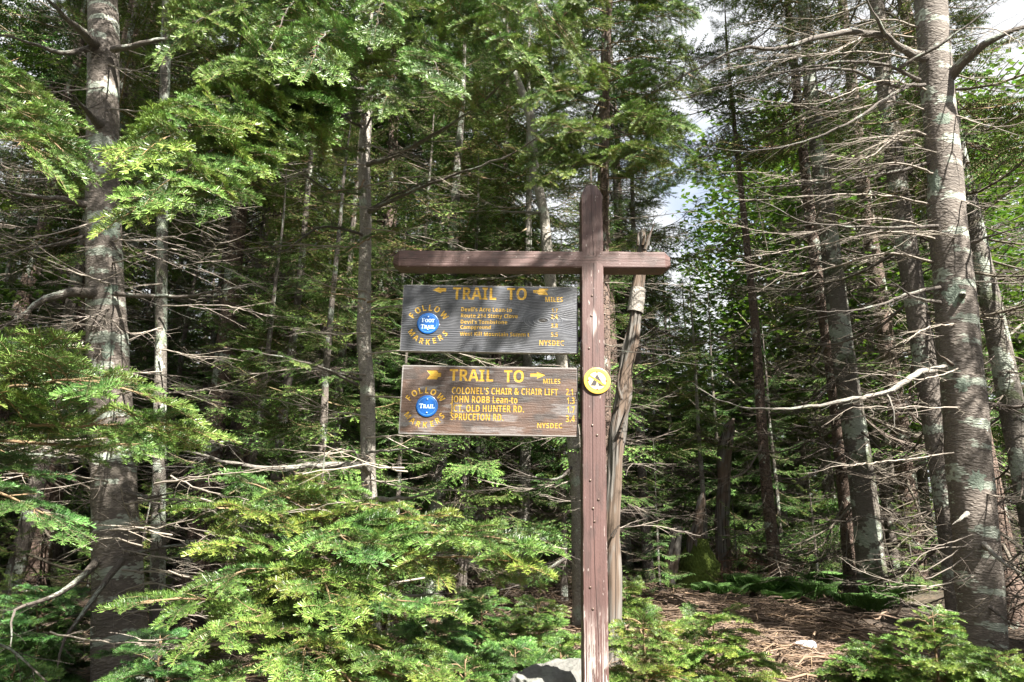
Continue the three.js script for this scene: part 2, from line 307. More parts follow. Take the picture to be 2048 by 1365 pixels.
/* prototype of a forest conifer: trunk, dead_branches, crown */
function makeConifer(o) {
  const rng = RNG(o.seed), g = new THREE.Group(); g.name = o.name; g.userData = { label: o.label, category: 'tree' };
  const pts = [], rad = [], bend = v3((rng() - 0.5) * 0.03, 0, (rng() - 0.5) * 0.03); let off = v3();
  for (let i = 0; i <= 8; i++) { const t = i / 8; off.add(v3((rng() - 0.5), 0, (rng() - 0.5)).multiplyScalar(o.H * 0.008)); pts.push(v3(bend.x * o.H * t * t + off.x, -0.25 + t * (o.H + 0.25), bend.z * o.H * t * t + off.z)); rad.push(Math.max(0.006, o.r * Math.pow(1 - t, 0.75) + 0.004)); }
  pts[0].x = pts[0].z = 0;
  const c = new THREE.CatmullRomCurve3(pts, false, 'centripetal');
  part('trunk', trunkGeo(pts, rad, { n: o.lod ? 14 : 34, sides: o.lod ? 7 : 12, seed: o.seed, flare: [0.55, 0.7, 5] }), o.bark, g);
  const dead = new MB(), crown = new MB(false), ga = 2.4; let az = rng() * 6;
  const nd = o.dead ?? 40;
  for (let i = 0; i < nd; i++) {
    const y = lerp(o.deadFrom ?? 0.35, o.H * o.live * 1.15, (i + rng()) / nd), t = (y + 0.25) / (o.H + 0.25); az += ga + (rng() - 0.5); const el = -0.15 + (rng() - 0.5) * 0.6;
    const d = v3(Math.cos(az) * Math.cos(el), Math.sin(el), Math.sin(az) * Math.cos(el)), l = (o.deadLen ?? 1.1) * (0.35 + rng() * 0.75), j = 0.7 + rng() * 0.5;
    dead.add(deadMB[Math.floor(rng() * 6)], frame(d, v3((rng() - 0.5), 1, (rng() - 0.5)), c.getPoint(clamp(t, 0, 1)), l), [j, j * (0.95 + rng() * 0.08), j * (0.9 + rng() * 0.1)]);
  }
  if (nd) part('dead_branches', dead.build(), M.twigShaded, g).userData.kind = 'stuff';
  const B = o.lod ? farBough : midBough, nb = o.boughs ?? 46;
  for (let i = 0; i < nb; i++) {
    const s = (i + rng()) / nb, y = lerp(o.H * o.live, o.H * 0.985, s), t = (y + 0.25) / (o.H + 0.25); az += ga + (rng() - 0.5) * 0.6; const el = lerp(-0.28, 0.6, s) + (rng() - 0.5) * 0.3;
    const d = v3(Math.cos(az) * Math.cos(el), Math.sin(el), Math.sin(az) * Math.cos(el)), l = Math.max(0.22, o.cr * Math.pow(1 - s, 0.8) * (0.6 + rng() * 0.55)) / 1.2, j = 0.8 + rng() * 0.45, w = (rng() - 0.5) * 0.2;
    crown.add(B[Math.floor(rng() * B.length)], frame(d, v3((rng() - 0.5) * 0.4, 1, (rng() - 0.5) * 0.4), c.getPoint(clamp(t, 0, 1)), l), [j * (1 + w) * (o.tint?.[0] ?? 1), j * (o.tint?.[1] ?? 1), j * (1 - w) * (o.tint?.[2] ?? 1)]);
  }
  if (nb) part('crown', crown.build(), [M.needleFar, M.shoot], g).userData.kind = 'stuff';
  return g;
}
/* broad-leaved tree: trunk, limbs and leaf clusters */
function makeBroadleaf(o) {
  const rng = RNG(o.seed), g = new THREE.Group(); g.name = o.name; g.userData = { label: o.label, category: 'tree' };
  const pts = []; for (let i = 0; i <= 5; i++) pts.push(v3((rng() - 0.5) * 0.3, -0.2 + i / 5 * o.H * 0.8, (rng() - 0.5) * 0.3)); pts[0].set(0, -0.2, 0);
  part('trunk', trunkGeo(pts, [o.r, o.r * 0.85, o.r * 0.7, o.r * 0.5, o.r * 0.3, o.r * 0.1], { n: 16, sides: 8, seed: o.seed }), M.fir, g);
  const wood = new MB(), lv = new MB(false), c = new THREE.CatmullRomCurve3(pts), q = v3();
  for (let i = 0; i < o.limbs; i++) {
    const t = lerp(o.from ?? 0.3, 1, (i + rng()) / o.limbs), p = c.getPoint(t), az = i * 2.4 + rng(), el = 0.2 + rng() * 0.7, L = o.cr * (1.15 - 0.6 * t) * (0.6 + rng() * 0.5), d = v3(Math.cos(az) * Math.cos(el), Math.sin(el), Math.sin(az) * Math.cos(el)), lp = [p];
    for (let k = 1; k < 6; k++) { d.add(v3(rng() - 0.5, rng() - 0.45, rng() - 0.5).multiplyScalar(0.5)).normalize(); lp.push(lp[k - 1].clone().addScaledVector(d, L / 5)); }
    wood.tube(lp, lp.map((_, k) => lerp(o.r * 0.3, 0.006, k / 5)), 5, 0, false);
    for (let m = 0; m < o.leaves; m++) {
      const f = (0.25 + 0.75 * rng()) * 4.99, k = Math.floor(f), b = lp[k].clone().lerp(lp[k + 1], f - k); b.add(v3(rng() - 0.5, (rng() - 0.5) * 0.7, rng() - 0.5).multiplyScalar(L * 0.55));
      const a = rng() * 6.28, s = 0.035 + rng() * 0.03, x = v3(Math.cos(a), (rng() - 0.6) * 0.8, Math.sin(a)).normalize(), y = v3((rng() - 0.5), 1, (rng() - 0.5)).normalize(), z = x.clone().cross(y).normalize(), j = 0.7 + rng() * 0.6, cc = [o.col[0] * j * (0.8 + rng() * 0.5), o.col[1] * j, o.col[2] * j];
      const A = lv.vert(b, UP, 0, 0, cc), Bv = lv.vert(q.copy(b).addScaledVector(x, s).addScaledVector(z, s * 0.62).addScaledVector(y, s * 0.2), UP, 1, 0, cc), Cv = lv.vert(q.copy(b).addScaledVector(x, s * 2.1), UP, 1, 1, cc), D = lv.vert(q.copy(b).addScaledVector(x, s).addScaledVector(z, -s * 0.62).addScaledVector(y, s * 0.2), UP, 0, 1, cc);
      lv.tri(A, Bv, Cv); lv.tri(A, Cv, D);
    }
  }
  part('limbs', wood.build(), M.twig, g).userData.kind = 'stuff';
  part('crown', lv.build(), M.leaf, g).userData.kind = 'stuff';
  return g;
}

/* near trees: each bough a branch mesh, its sprays gathered into one instanced foliage part per variant */
const sprays = new Map();
function putSpray(tree, variant, m, tint) { if (!sprays.has(tree)) sprays.set(tree, new Map()); const s = sprays.get(tree); if (!s.has(variant)) s.set(variant, []); s.get(variant).push([m, tint]); }
function flushSprays(tree, kindOfMat = [M.needle, M.shoot]) {
  for (const [v, list] of sprays.get(tree) || []) {
    const im = shadows(new THREE.InstancedMesh(nearSpray[v], kindOfMat, list.length)); im.name = 'foliage'; im.userData.kind = 'stuff';
    const inv = tree.matrixWorld.clone().invert(), c = new THREE.Color();
    list.forEach(([m, t], i) => { im.setMatrixAt(i, m.clone().premultiply(inv)); im.setColorAt(i, c.setRGB(t[0], t[1], t[2])); });
    tree.add(im);
  }
}
let vpick = 0;
function bough(tree, path, o = {}) {                     // path: world points from the stem to the tip
  const rng = RNG(o.seed ?? 7), L0 = path.reduce((a, p, i) => i ? a + p.distanceTo(path[i - 1]) : 0, 0), n = Math.max(6, Math.ceil(L0 / 0.07)), pts = resample(path, n);
  const inv = tree.matrixWorld.clone().invert(), mb = new MB(), loc = pts.map((p, i) => p.clone().add(v3(rng() - 0.5, rng() - 0.5, rng() - 0.5).multiplyScalar(i && i < n - 1 ? 0.012 : 0)).applyMatrix4(inv));
  const r0 = o.r ?? 0.007; mb.tube(loc, loc.map((_, i) => lerp(r0, 0.0016, i / (n - 1))), r0 > 0.012 ? 8 : 5, 0, true);
  const size = o.size ?? 1, gap = (o.gap ?? 0.11), from = o.bare ?? 0.2, tint = o.tint || [1, 1, 1], droop = o.droop ?? 0.15;
  const tw = () => { const j = 0.7 + rng() * 0.5, w = (rng() - 0.5) * 0.35; return [tint[0] * j * (1 + w), tint[1] * j, tint[2] * j * (1 - w * 0.5)]; };
  const vs = o.vs || [0, 1, 2, 3, 4, 5, 6, 7];
  if (!o.dead) {
    for (let x = L0 * from; x < L0 * 0.97; x += gap * (0.75 + rng() * 0.5)) {
      const t = x / L0, f = Math.min(t * (n - 1), n - 1.001), k = Math.floor(f), p = pts[k].clone().lerp(pts[k + 1], f - k), T = pts[k + 1].clone().sub(pts[k]).normalize(), side = T.clone().cross(UP); if (side.length() < 0.2) side.set(Math.cos(x * 40), 0, Math.sin(x * 40)); side.normalize();
      for (const sg of [-1, 1]) {
        if (rng() < (o.skip ?? 0.15)) continue;
        const a = 0.7 + rng() * 0.45, d = T.clone().multiplyScalar(Math.cos(a)).addScaledVector(side, sg * Math.sin(a)).addScaledVector(UP, -droop + (rng() - 0.45) * 0.75).normalize();
        putSpray(tree, vs[Math.floor(rng() * vs.length)], frame(d, v3((rng() - 0.5) * 1.3, 1, (rng() - 0.5) * 1.3), p, size * (1.15 - 0.55 * t) * (0.65 + rng() * 0.5)), tw());
      }
    }
    const T = pts[n - 1].clone().sub(pts[n - 3]).normalize();
    putSpray(tree, vs[vpick++ % vs.length], frame(T, UP.clone().add(v3(0.01, 0, 0.02)), pts[n - 2], size * 0.8), tw());
  }
  if (o.twigs) addTwigs(mb, rng, loc, { n: o.twigs, len: o.twigLen ?? 0.25, r: o.twigR ?? 0.0036, from: o.twigFrom ?? 0.1, sub: o.sub ?? 4, levels: o.levels ?? 1, jit: o.jit ?? 0.8 });
  return part(o.name ?? 'branch', mb.build(), o.mat ?? (o.dead ? M.twig : M.shoot), tree);
}
const path = (a, Z) => a.map(([x, y, z]) => pick(x, y, z ?? Z));
/* ---------- ground ---------- */
function groundY(x, z) {                                 // z is negative into the wood
  const d = Math.hypot(x, z + 6), near = sstep(60 - d, 0, 45);
  let y = (fbm3(x * 0.35, 3, z * 0.35, 4, 71) - 0.5) * 0.42 * near + (fbm3(x * 2.2, 3, z * 2.2, 3, 75) - 0.5) * 0.07 * near;
  y += 0.07 * Math.exp(-(((x - 1.9) / 1.3) ** 2 + ((z + 6.6) / 0.9) ** 2));           // swell under the twig bed
  y += 0.34 * sstep(-z, 5.6, 8.4);                                                    // the wood stands a little higher
  y -= 0.45 * sstep(z, -2.3, -0.6) * (1 - sstep(Math.abs(x), 20, 30));                       // down to the trail the photographer stands on
  return y;
}
const onGround = (x, z, dy = 0) => v3(x, groundY(x, z) + dy, z);
{
  const N = 190, S = 260, pos = [], col = [], uv = [], idx = [], warp = (t) => Math.sign(t) * (Math.abs(t) * 7 + Math.pow(Math.abs(t), 4) * (S - 7));
  for (let j = 0; j <= N; j++) for (let i = 0; i <= N; i++) {
    const x = warp(i / N * 2 - 1), z = warp(j / N * 2 - 1) - 5; pos.push(x, groundY(x, z), z); uv.push(x / 2.4, z / 2.4);
    const m = sstep(fbm3(x * 0.8, 9, z * 0.8, 4, 81), 0.5, 0.6) * (x < 0.7 ? 1 : 0.35), k = mixc([1, 1, 1], [0.62, 1.15, 0.22], m * 0.8), b = 0.8 + 0.4 * fbm3(x * 3, 5, z * 3, 3, 83); col.push(k[0] * b, k[1] * b, k[2] * b);
  }
  for (let j = 0; j < N; j++) for (let i = 0; i < N; i++) { const a = j * (N + 1) + i, b = a + N + 1; idx.push(a, b, a + 1, a + 1, b, b + 1); }
  const g = new THREE.BufferGeometry(); g.setAttribute('position', new THREE.Float32BufferAttribute(pos, 3)); g.setAttribute('color', new THREE.Float32BufferAttribute(col, 3)); g.setAttribute('uv', new THREE.Float32BufferAttribute(uv, 2)); g.setIndex(idx); g.computeVertexNormals();
  const t = makeTex(640, 640, (u, v) => { const a = tf(u, v, 8, 8, 4, 21), f = tf(u, v, 150, 150, 1, 25), w = tf(u + 0.1 * a, v, 20, 90, 2, 29), w2 = tf(u, v + 0.1 * a, 90, 20, 2, 33), k = Math.max(sstep(w, 0.6, 0.75), sstep(w2, 0.6, 0.75)); let c = mixc([0.034, 0.025, 0.018], [0.072, 0.051, 0.036], a); c = mixc(c, [0.15, 0.105, 0.07], k * 0.6 * f); return [...c.map((x) => x * (0.6 + 0.8 * f)), 0.35 + 0.35 * a + 0.3 * k + 0.2 * (f - 0.5)]; });
  whole('ground', g, new THREE.MeshStandardMaterial({ name: 'needle litter', ...t, bumpScale: 0.03, roughness: 0.95, vertexColors: true }), 'brown needle litter and moss on the forest floor', null, null, 'structure');
}

/* ---------- the trail sign ---------- */
const ZF = 2.83;                                         // front of the post
const sTop = pick(1183.5, 362, ZF), sBot = pick(1193, 1365, ZF), W = mpp(pick(1185, 640, ZF)) * 44.5;   // post width
const lean = Math.atan2(sTop.x - sBot.x, sTop.y - sBot.y), down = (sBot.y + 0.35) / Math.cos(lean);
const sBase = v3(sBot.x - Math.sin(lean) * down, -0.35, -ZF - W / 2);
const sign = thing('trail_sign', 'tall brown wooden trail sign with a crossbeam, two lettered boards and a yellow disc', 'sign', sBase);
sign.rotation.z = -lean; sign.updateMatrixWorld(true);
const sInv = sign.matrixWorld.clone().invert(), S = (px, py, Z = ZF) => pick(px, py, Z).applyMatrix4(sInv);
/* squared timber along y with worn, slightly uneven arrises; ends cut to a blunt pyramid */
function timber(len, w, d, o = {}) {
  const per = 6, secs = [], rng = RNG(o.seed ?? 3), ny = o.n ?? 60, c0 = o.cut0 ?? 0, c1 = o.cut1 ?? 0, tip = o.tip ?? 0.4, cr = o.cr ?? 0.006;
  const ys = []; if (c0) for (const k of [0, 0.08, 0.35, 0.7, 0.92]) ys.push(k * c0); for (let i = 0; i <= ny; i++) ys.push(lerp(c0, len - c1, i / ny)); if (c1) for (const k of [0.92, 0.7, 0.35, 0.08, 0]) ys.push(len - k * c1);
  for (const y of ys) { const e = Math.min(c0 ? y / c0 : 1, c1 ? (len - y) / c1 : 1), s = e >= 1 ? 1 : lerp(tip, 1, Math.pow(e, o.pow ?? 0.85)); secs.push([y, s]); }
  const pos = [], uv = [], col = [], idx = [], ring = 4 * (per + 1) + 4 * 3;
  secs.forEach(([y, s]) => {
    const hw = w / 2 * s, hd = d / 2 * s, r = Math.min(cr, hw * 0.5), q = [];
    for (let c = 0; c < 4; c++) {
      const sx = [1, 1, -1, -1][c], sz = [1, -1, -1, 1][c], a0 = [0, 1, 2, 3][c] * -PI / 2 + PI / 2;
      for (let k = 0; k <= per; k++) { const a = a0 - k / per * PI / 2; q.push([sx * (hw - r) + Math.cos(a) * r, sz * (hd - r) + Math.sin(a) * r]); }
      const n = q[q.length - 1], nx = [1, -1, -1, 1][c], nz = [-1, -1, 1, 1][c], ax = (c + 1) % 4, sx2 = [1, 1, -1, -1][ax], sz2 = [1, -1, -1, 1][ax], a2 = ax * -PI / 2 + PI / 2, m = [sx2 * (hw - r) + Math.cos(a2) * r, sz2 * (hd - r) + Math.sin(a2) * r];
      for (let k = 1; k <= 3; k++) q.push([lerp(n[0], m[0], k / 4), lerp(n[1], m[1], k / 4)]);
    }
    q.push(q[0]);
    let run = 0; q.forEach(([x, z], i) => {
      const corner = Math.min(1, (Math.abs(x) / hw) * (Math.abs(z) / hd)), wear = (fbm3(x * 30, y * 14, z * 30, 3, o.seed ?? 3) - 0.5) * 0.004 * (0.25 + 1.2 * sstep(corner, 0.7, 1)) ;
      const f = 1 + wear / hw; pos.push(x * f, y, z * f); uv.push(Math.abs(z) > hd - r * 0.6 && (z > 0 || Math.abs(x) < hw - r * 0.5) ? x / w + 0.5 : z / d + 1.5, y / len); col.push(1, 1, 1);
    });
  });
  const R = pos.length / 3 / secs.length;
  for (let i = 0; i < secs.length - 1; i++) for (let k = 0; k < R - 1; k++) { const a = i * R + k, b = a + R; idx.push(a, b, a + 1, a + 1, b, b + 1); }
  for (const [row, flip] of [[0, 1], [secs.length - 1, 0]]) { const c = pos.length / 3; pos.push(0, secs[row][0], 0); uv.push(0.5, secs[row][0] / len); col.push(1, 1, 1); for (let k = 0; k < R - 1; k++) flip ? idx.push(c, row * R + k, row * R + k + 1) : idx.push(c, row * R + k + 1, row * R + k); }
  const g = new THREE.BufferGeometry(); g.setAttribute('position', new THREE.Float32BufferAttribute(pos, 3)); g.setAttribute('uv', new THREE.Float32BufferAttribute(uv, 2)); g.setAttribute('color', new THREE.Float32BufferAttribute(col, 3));
  let gi = g; gi.setIndex(idx); gi.computeVertexNormals();
  const n = gi.attributes.normal, q = v3(); for (let i = 0; i < secs.length; i++) { const a = i * R, b = a + R - 1; q.set(n.getX(a) + n.getX(b), n.getY(a) + n.getY(b), n.getZ(a) + n.getZ(b)).normalize(); n.setXYZ(a, q.x, q.y, q.z); n.setXYZ(b, q.x, q.y, q.z); }
  return gi;
}
/* brown paint over wood: uv.x across the face, uv.y along; peeled = where bare wood shows [v0, v1, strength] */
function paintMat(name, seed, peel, Wd, Hh) {
  const t = makeTex(Wd, Hh, (u, v) => {
    const gr = tf(u, v, 40, 6, 3, seed), st = tf(u, v, 70, 10, 2, seed + 5), bl = tf(u, v, 3, 14, 3, seed + 9), fi = tf(u, v, 60, 400, 2, seed + 12), chip = tf(u, v, 9, 70, 4, seed + 15);
    let c = mixc([0.078, 0.042, 0.038], [0.118, 0.066, 0.059], bl); c = mixc(c, [0.052, 0.034, 0.031], sstep(tf(u, v, 5, 30, 4, seed + 27), 0.52, 0.72) * 0.55); c = c.map((x) => x * (0.75 + 0.5 * gr)); let h = 0.5 + (gr - 0.5) * 0.35 + (fi - 0.5) * 0.12;
    const crack = sstep(0.013 - Math.abs(u - 0.52 - (tf(0.5, v, 2, 7, 2, seed + 19) - 0.5) * 0.22), 0, 0.008) * sstep(tf(0.5, v, 2, 8, 1, seed + 21), 0.3, 0.5); c = mixc(c, [0.03, 0.018, 0.015], crack); h -= crack * 0.5;
    let p = sstep(chip, 0.80, 0.82) * 0.5; p = Math.max(p, peel(u, v, st, chip)); const e = Math.min(Math.abs(u), Math.abs(1 - u)); p = Math.max(p, sstep(0.012 - e + (chip - 0.68) * 0.4, 0, 0.03) * 0.5);
    p = clamp(p, 0, 1); c = mixc(c, mixc([0.42, 0.36, 0.33], [0.55, 0.50, 0.47], st), p); h -= p * 0.25;
    return [c[0], c[1], c[2], h];
  });
  return new THREE.MeshStandardMaterial({ name, ...t, bumpScale: 0.004, roughness: 0.6, vertexColors: true });
}
const pTopL = S(1183.5, 362), postLen = pTopL.y, vOf = (py) => S(1190, py).y / postLen;
const vK = vOf(645), vFrame = vOf(1365), vMid = vOf(1190);
M.post = paintMat('brown post paint', 61, (u, v, st, chip) => { const low = 1 - sstep(v, vFrame, vMid); return Math.max(low * sstep(st + (chip - 0.5) * 0.6 + (u < 0.3 ? 0.12 : 0), 0.50, 0.57), 0.8 * (1 - sstep(Math.abs(u - 0.5) * 0.08 + Math.abs(v - vK), 0.012, 0.03)) * sstep(st, 0.45, 0.6)); }, 160, 1536);
M.beam = paintMat('brown beam paint', 62, (u, v, st, chip) => 0, 128, 768);
const post = part('post', timber(postLen, W, W, { cut1: W * 0.75, tip: 0.28, pow: 0.62, n: 90, seed: 5, cr: 0.005 }), M.post, sign);
{
  const a = S(785, 516.5), b = S(1343, 520), mid = a.clone().lerp(b, 0.5), bh = mpp(pick(1000, 517, ZF)) * 36, len = a.distanceTo(b);
  const g = timber(len, bh, W * 0.93, { cut0: bh * 0.36, cut1: bh * 0.36, tip: 0.55, pow: 1, n: 40, seed: 8, cr: 0.008 });
  const m = part('crossbeam', g, M.beam, sign); m.position.set(a.x, a.y, W * 0.035); m.rotation.z = Math.atan2(b.y - a.y, b.x - a.x) - PI / 2;
}
/* boards */
function letters(ctx, text, x0, x1, y0, y1, weight = 'bold', alt) {   // fit text to a box, caps from y0 to y1
  const h = y1 - y0; ctx.font = `${weight} ${h / 0.715}px sans-serif`; const w = ctx.measureText(text).width; ctx.save(); ctx.translate(x0, y1); ctx.scale((x1 - x0) / w, 1); ctx.fillText(text, 0, 0); ctx.restore();
}
function around(ctx, text, list, h) { ctx.font = `bold ${h / 0.715}px sans-serif`; ctx.textAlign = 'center'; ctx.textBaseline = 'middle'; [...text].forEach((ch, i) => { const [x, y, a] = list[i]; ctx.save(); ctx.translate(x, y); ctx.rotate(a); ctx.fillText(ch, 0, 0); ctx.restore(); }); ctx.textAlign = 'left'; ctx.textBaseline = 'alphabetic'; }
function poly(ctx, p) { ctx.beginPath(); p.forEach(([x, y], i) => i ? ctx.lineTo(x, y) : ctx.moveTo(x, y)); ctx.closePath(); ctx.fill(); }
function boardMat(name, CWd, CHh, draw, wood) {
  const cv = document.createElement('canvas'), k0 = 1080 / CWd; CHh = Math.round(CHh * k0); CWd = 1080; cv.width = CWd; cv.height = CHh; const ctx = cv.getContext('2d');
  ctx.fillStyle = '#000'; ctx.fillRect(0, 0, CWd, CHh); ctx.fillStyle = '#fff'; ctx.scale(k0, k0); draw(ctx);
  const px = ctx.getImageData(0, 0, CWd, CHh).data;
  const t = makeTex(CWd, CHh, (u, v) => {
    const X = Math.min(CWd - 1, Math.floor(u * CWd)), Y = Math.min(CHh - 1, Math.floor((1 - v) * CHh)), ink = px[(Y * CWd + X) * 4] / 255, w = wood(u, 1 - v);
    const worn = sstep(w.wear, 0.70, 0.84) * 0.6, k = ink * (1 - worn), y = mixc([0.42, 0.245, 0.009], [0.30, 0.17, 0.010], w.grain);
    return [...mixc(w.c.map((q) => q * 0.62), y, k), w.h - ink * 0.35];
  });
  for (const k of ['map', 'bumpMap']) t[k].wrapS = t[k].wrapT = THREE.ClampToEdgeWrapping;
  return new THREE.MeshStandardMaterial({ name, ...t, bumpScale: 0.003, roughness: 0.55 });
}
M.boardA = boardMat('weathered grey board', 1805, 685, (c) => {
  const f = (X, Y) => [X - 120, Y - (88 + (X - 120) * 0.02)], box = (t, x0, x1, y0, y1, w) => { const o = (x0 - 120) * 0.02; letters(c, t, x0 - 120, x1 - 120, y0 - 88 - o, y1 - 88 - o - (x1 - x0) * 0.01, w); };
  box('TRAIL', 632, 1090, 118, 250); box('TO', 1192, 1408, 130, 256);
  poly(c, [[425, 148], [490, 114], [500, 128], [565, 128], [565, 166], [515, 166], [512, 182]].map(([x, y]) => f(x, y)));
  poly(c, [[1465, 155], [1520, 152], [1530, 136], [1625, 142], [1600, 172], [1622, 208], [1525, 205], [1515, 190], [1468, 184]].map(([x, y]) => f(x, y)));
  box('MILES', 1585, 1775, 224, 278);
  box("Devil's Acre Lean-to", 722, 1250, 328, 376); box('Route 214 Stony Clove', 722, 1312, 394, 441); box("Devil's Tombstone", 722, 1205, 458, 503); box('Campground', 722, 1040, 513, 553); box('West Kill Mountain Summ t', 722, 1430, 580, 628);
  box('1.7', 1655, 1720, 345, 390); box('2.4', 1648, 1720, 410, 455); box('3.8', 1648, 1720, 502, 546); box('5.5', 1648, 1720, 592, 638); box('NYSDEC', 1525, 1785, 672, 728);
  around(c, 'FOLLOW', [[225, 412, -1.0], [283, 360, -0.62], [345, 336, -0.25], [410, 334, 0.08], [480, 350, 0.45], [556, 412, 0.85]].map(([x, y, a]) => [...f(x, y), a]), 62);
  around(c, 'MARKERS', [[232, 588, 0.85], [280, 640, 0.6], [336, 672, 0.3], [400, 684, 0.05], [466, 670, -0.25], [525, 640, -0.5], [572, 597, -0.8]].map(([x, y, a]) => [...f(x, y), a]), 56);
}, (u, v) => {
  const x = u * 2.62, kx = 2.10, ky = 0.52, dx = (x - kx), dy = (v - ky), r = Math.hypot(dx * 0.55, dy * 1.25), wob = fbm3(x * 1.5, v * 3, 2, 3, 91);
  const bend = Math.exp(-((dx / 0.55) ** 2)) * Math.sign(dy) * 0.16 * Math.exp(-Math.abs(dy) * 2.2), ph = (v - bend * (1 - Math.exp(-Math.abs(dy) * 9)) + wob * 0.10) * 46;
  const rings = r < 0.16 ? Math.sin(r * 170) : Math.sin(ph * 2 * PI * 0.85), line = sstep(rings, 0.1, 0.95), f = n3(x * 9, v * 320, 0, 93), st = fbm3(x * 2, v * 5, 7, 4, 97), spl = n3(x * 60, v * 120, 4, 99);
  let c = mixc([0.045, 0.045, 0.050], [0.105, 0.106, 0.115], line * 0.6); c = mixc(c, [0.15, 0.15, 0.16], sstep(st, 0.5, 0.75) * 0.55); c = c.map((q, i) => q * (0.75 + 0.5 * f) * [0.94, 1, 1.1][i]); c = mixc(c, [0.33, 0.33, 0.34], sstep(spl, 0.86, 0.92) * 0.5 * (1 - sstep(v, 0, 0.1)));
  if (r < 0.035) c = [0.03, 0.025, 0.022]; const e = Math.min(u * 2.6, (1 - u) * 2.6, v, 1 - v); c = mixc(c, [0.30, 0.30, 0.31], sstep(0.022 - e, 0, 0.015) * 0.6 * spl);
  return { c, h: 0.55 + (line - 0.5) * 0.3 + (f - 0.5) * 0.2 - (r < 0.035 ? 0.3 : 0), grain: f, wear: fbm3(x * 14, v * 24, 5, 3, 103) };
});
M.boardB = boardMat('faded brown board', 1585, 620, (c) => {
  const f = (X, Y) => [X - 92, Y - (45 + (X - 92) * 0.0145)], box = (t, x0, x1, y0, y1, w) => { const o = (x0 - 92) * 0.0145; letters(c, t, x0 - 92, x1 - 92, y0 - 45 - o, y1 - 45 - o - (x1 - x0) * 0.007, w); };
  poly(c, [[315, 95], [410, 95], [418, 115], [445, 118], [445, 152], [418, 155], [410, 176], [318, 174], [348, 134]].map(([x, y]) => f(x, y)));
  box('TRAIL', 520, 920, 82, 192); box('TO', 1010, 1200, 90, 200);
  poly(c, [[1248, 120], [1310, 120], [1306, 104], [1385, 136], [1308, 170], [1312, 150], [1248, 150]].map(([x, y]) => f(x, y)));
  box('MILES', 1360, 1522, 167, 212);
  box("COLONEL'S CHAIR & CHAIR LIFT", 545, 1500, 246, 312); box('2.1', 1568, 1640, 258, 318); box('JOHN ROBB Lean-to', 545, 1140, 322, 388); box('1.3', 1575, 1648, 336, 394); box('JCT. OLD HUNTER RD.', 545, 1200, 403, 467); box('1.7', 1575, 1648, 416, 475); box('SPRUCETON RD.', 545, 1018, 478, 541); box('3.4', 1565, 1648, 496, 555); box('NYSDEC', 1308, 1538, 564, 610);
  around(c, 'FOLLOW', [[167, 345, -1.0], [216, 302, -0.65], [268, 280, -0.25], [324, 276, 0.1], [384, 292, 0.45], [452, 340, 0.85]].map(([x, y, a]) => [...f(x, y), a]), 54);
  around(c, 'MARKERS', [[167, 500, 0.85], [212, 548, 0.6], [262, 574, 0.3], [322, 582, 0.05], [384, 572, -0.25], [432, 545, -0.5], [470, 502, -0.8]].map(([x, y, a]) => [...f(x, y), a]), 50);
}, (u, v) => {
  const x = u * 2.56, f = n3(x * 8, v * 240, 0, 113), st = fbm3(x * 1.6, v * 3.2, 7, 5, 117), st2 = fbm3(x * 3 + 9, v * 7, 3, 4, 119), sp = n3(x * 90, v * 90, 2, 121), gl = fbm3(x * 2.5, v * 12, 1, 4, 123);
  let c = mixc([0.066, 0.041, 0.032], [0.125, 0.070, 0.047], sstep(st, 0.38, 0.62)); c = mixc(c, [0.045, 0.04, 0.038], sstep(st2, 0.55, 0.7) * 0.7);
  const sunStreaks = sstep(gl + 0.13 * sstep(v, 0.5, 0.72) * (1 - 0.7 * sstep(u, 0.45, 0.7)) + 0.07 * sstep(v, 0.5, 0.62) * (1 - sstep(v, 0.72, 0.82)), 0.60, 0.70) * (0.4 + 0.6 * sp); c = mixc(c, [0.36, 0.36, 0.37], sunStreaks * 0.45); c = mixc(c, [0.30, 0.28, 0.27], sstep(sp, 0.90, 0.95) * 0.35 * sstep(st, 0.4, 0.6));  // pale patches painted where streaks of sun lie on the board
  c = c.map((q) => q * (0.8 + 0.4 * f)); const e = Math.min(u * 2.56, (1 - u) * 2.56, v, 1 - v); c = mixc(c, [0.42, 0.41, 0.40], sstep(0.025 - e, 0, 0.015) * 0.7);
  return { c, h: 0.55 + (f - 0.5) * 0.3 - sunStreaks * 0.1 + (sp - 0.5) * 0.12, grain: f, wear: fbm3(x * 13, v * 22, 5, 3, 125) };
});
M.boardEdge = new THREE.MeshStandardMaterial({ name: 'board edge', color: new THREE.Color().setRGB(0.20, 0.18, 0.165), roughness: 0.8 });
M.darkIron = new THREE.MeshStandardMaterial({ name: 'dark iron', color: new THREE.Color().setRGB(0.035, 0.028, 0.025), roughness: 0.9 });
M.steel = new THREE.MeshStandardMaterial({ name: 'rusty steel', color: new THREE.Color().setRGB(0.10, 0.065, 0.05), roughness: 0.55, metalness: 0.7 });
const ZB = ZF + 0.03;
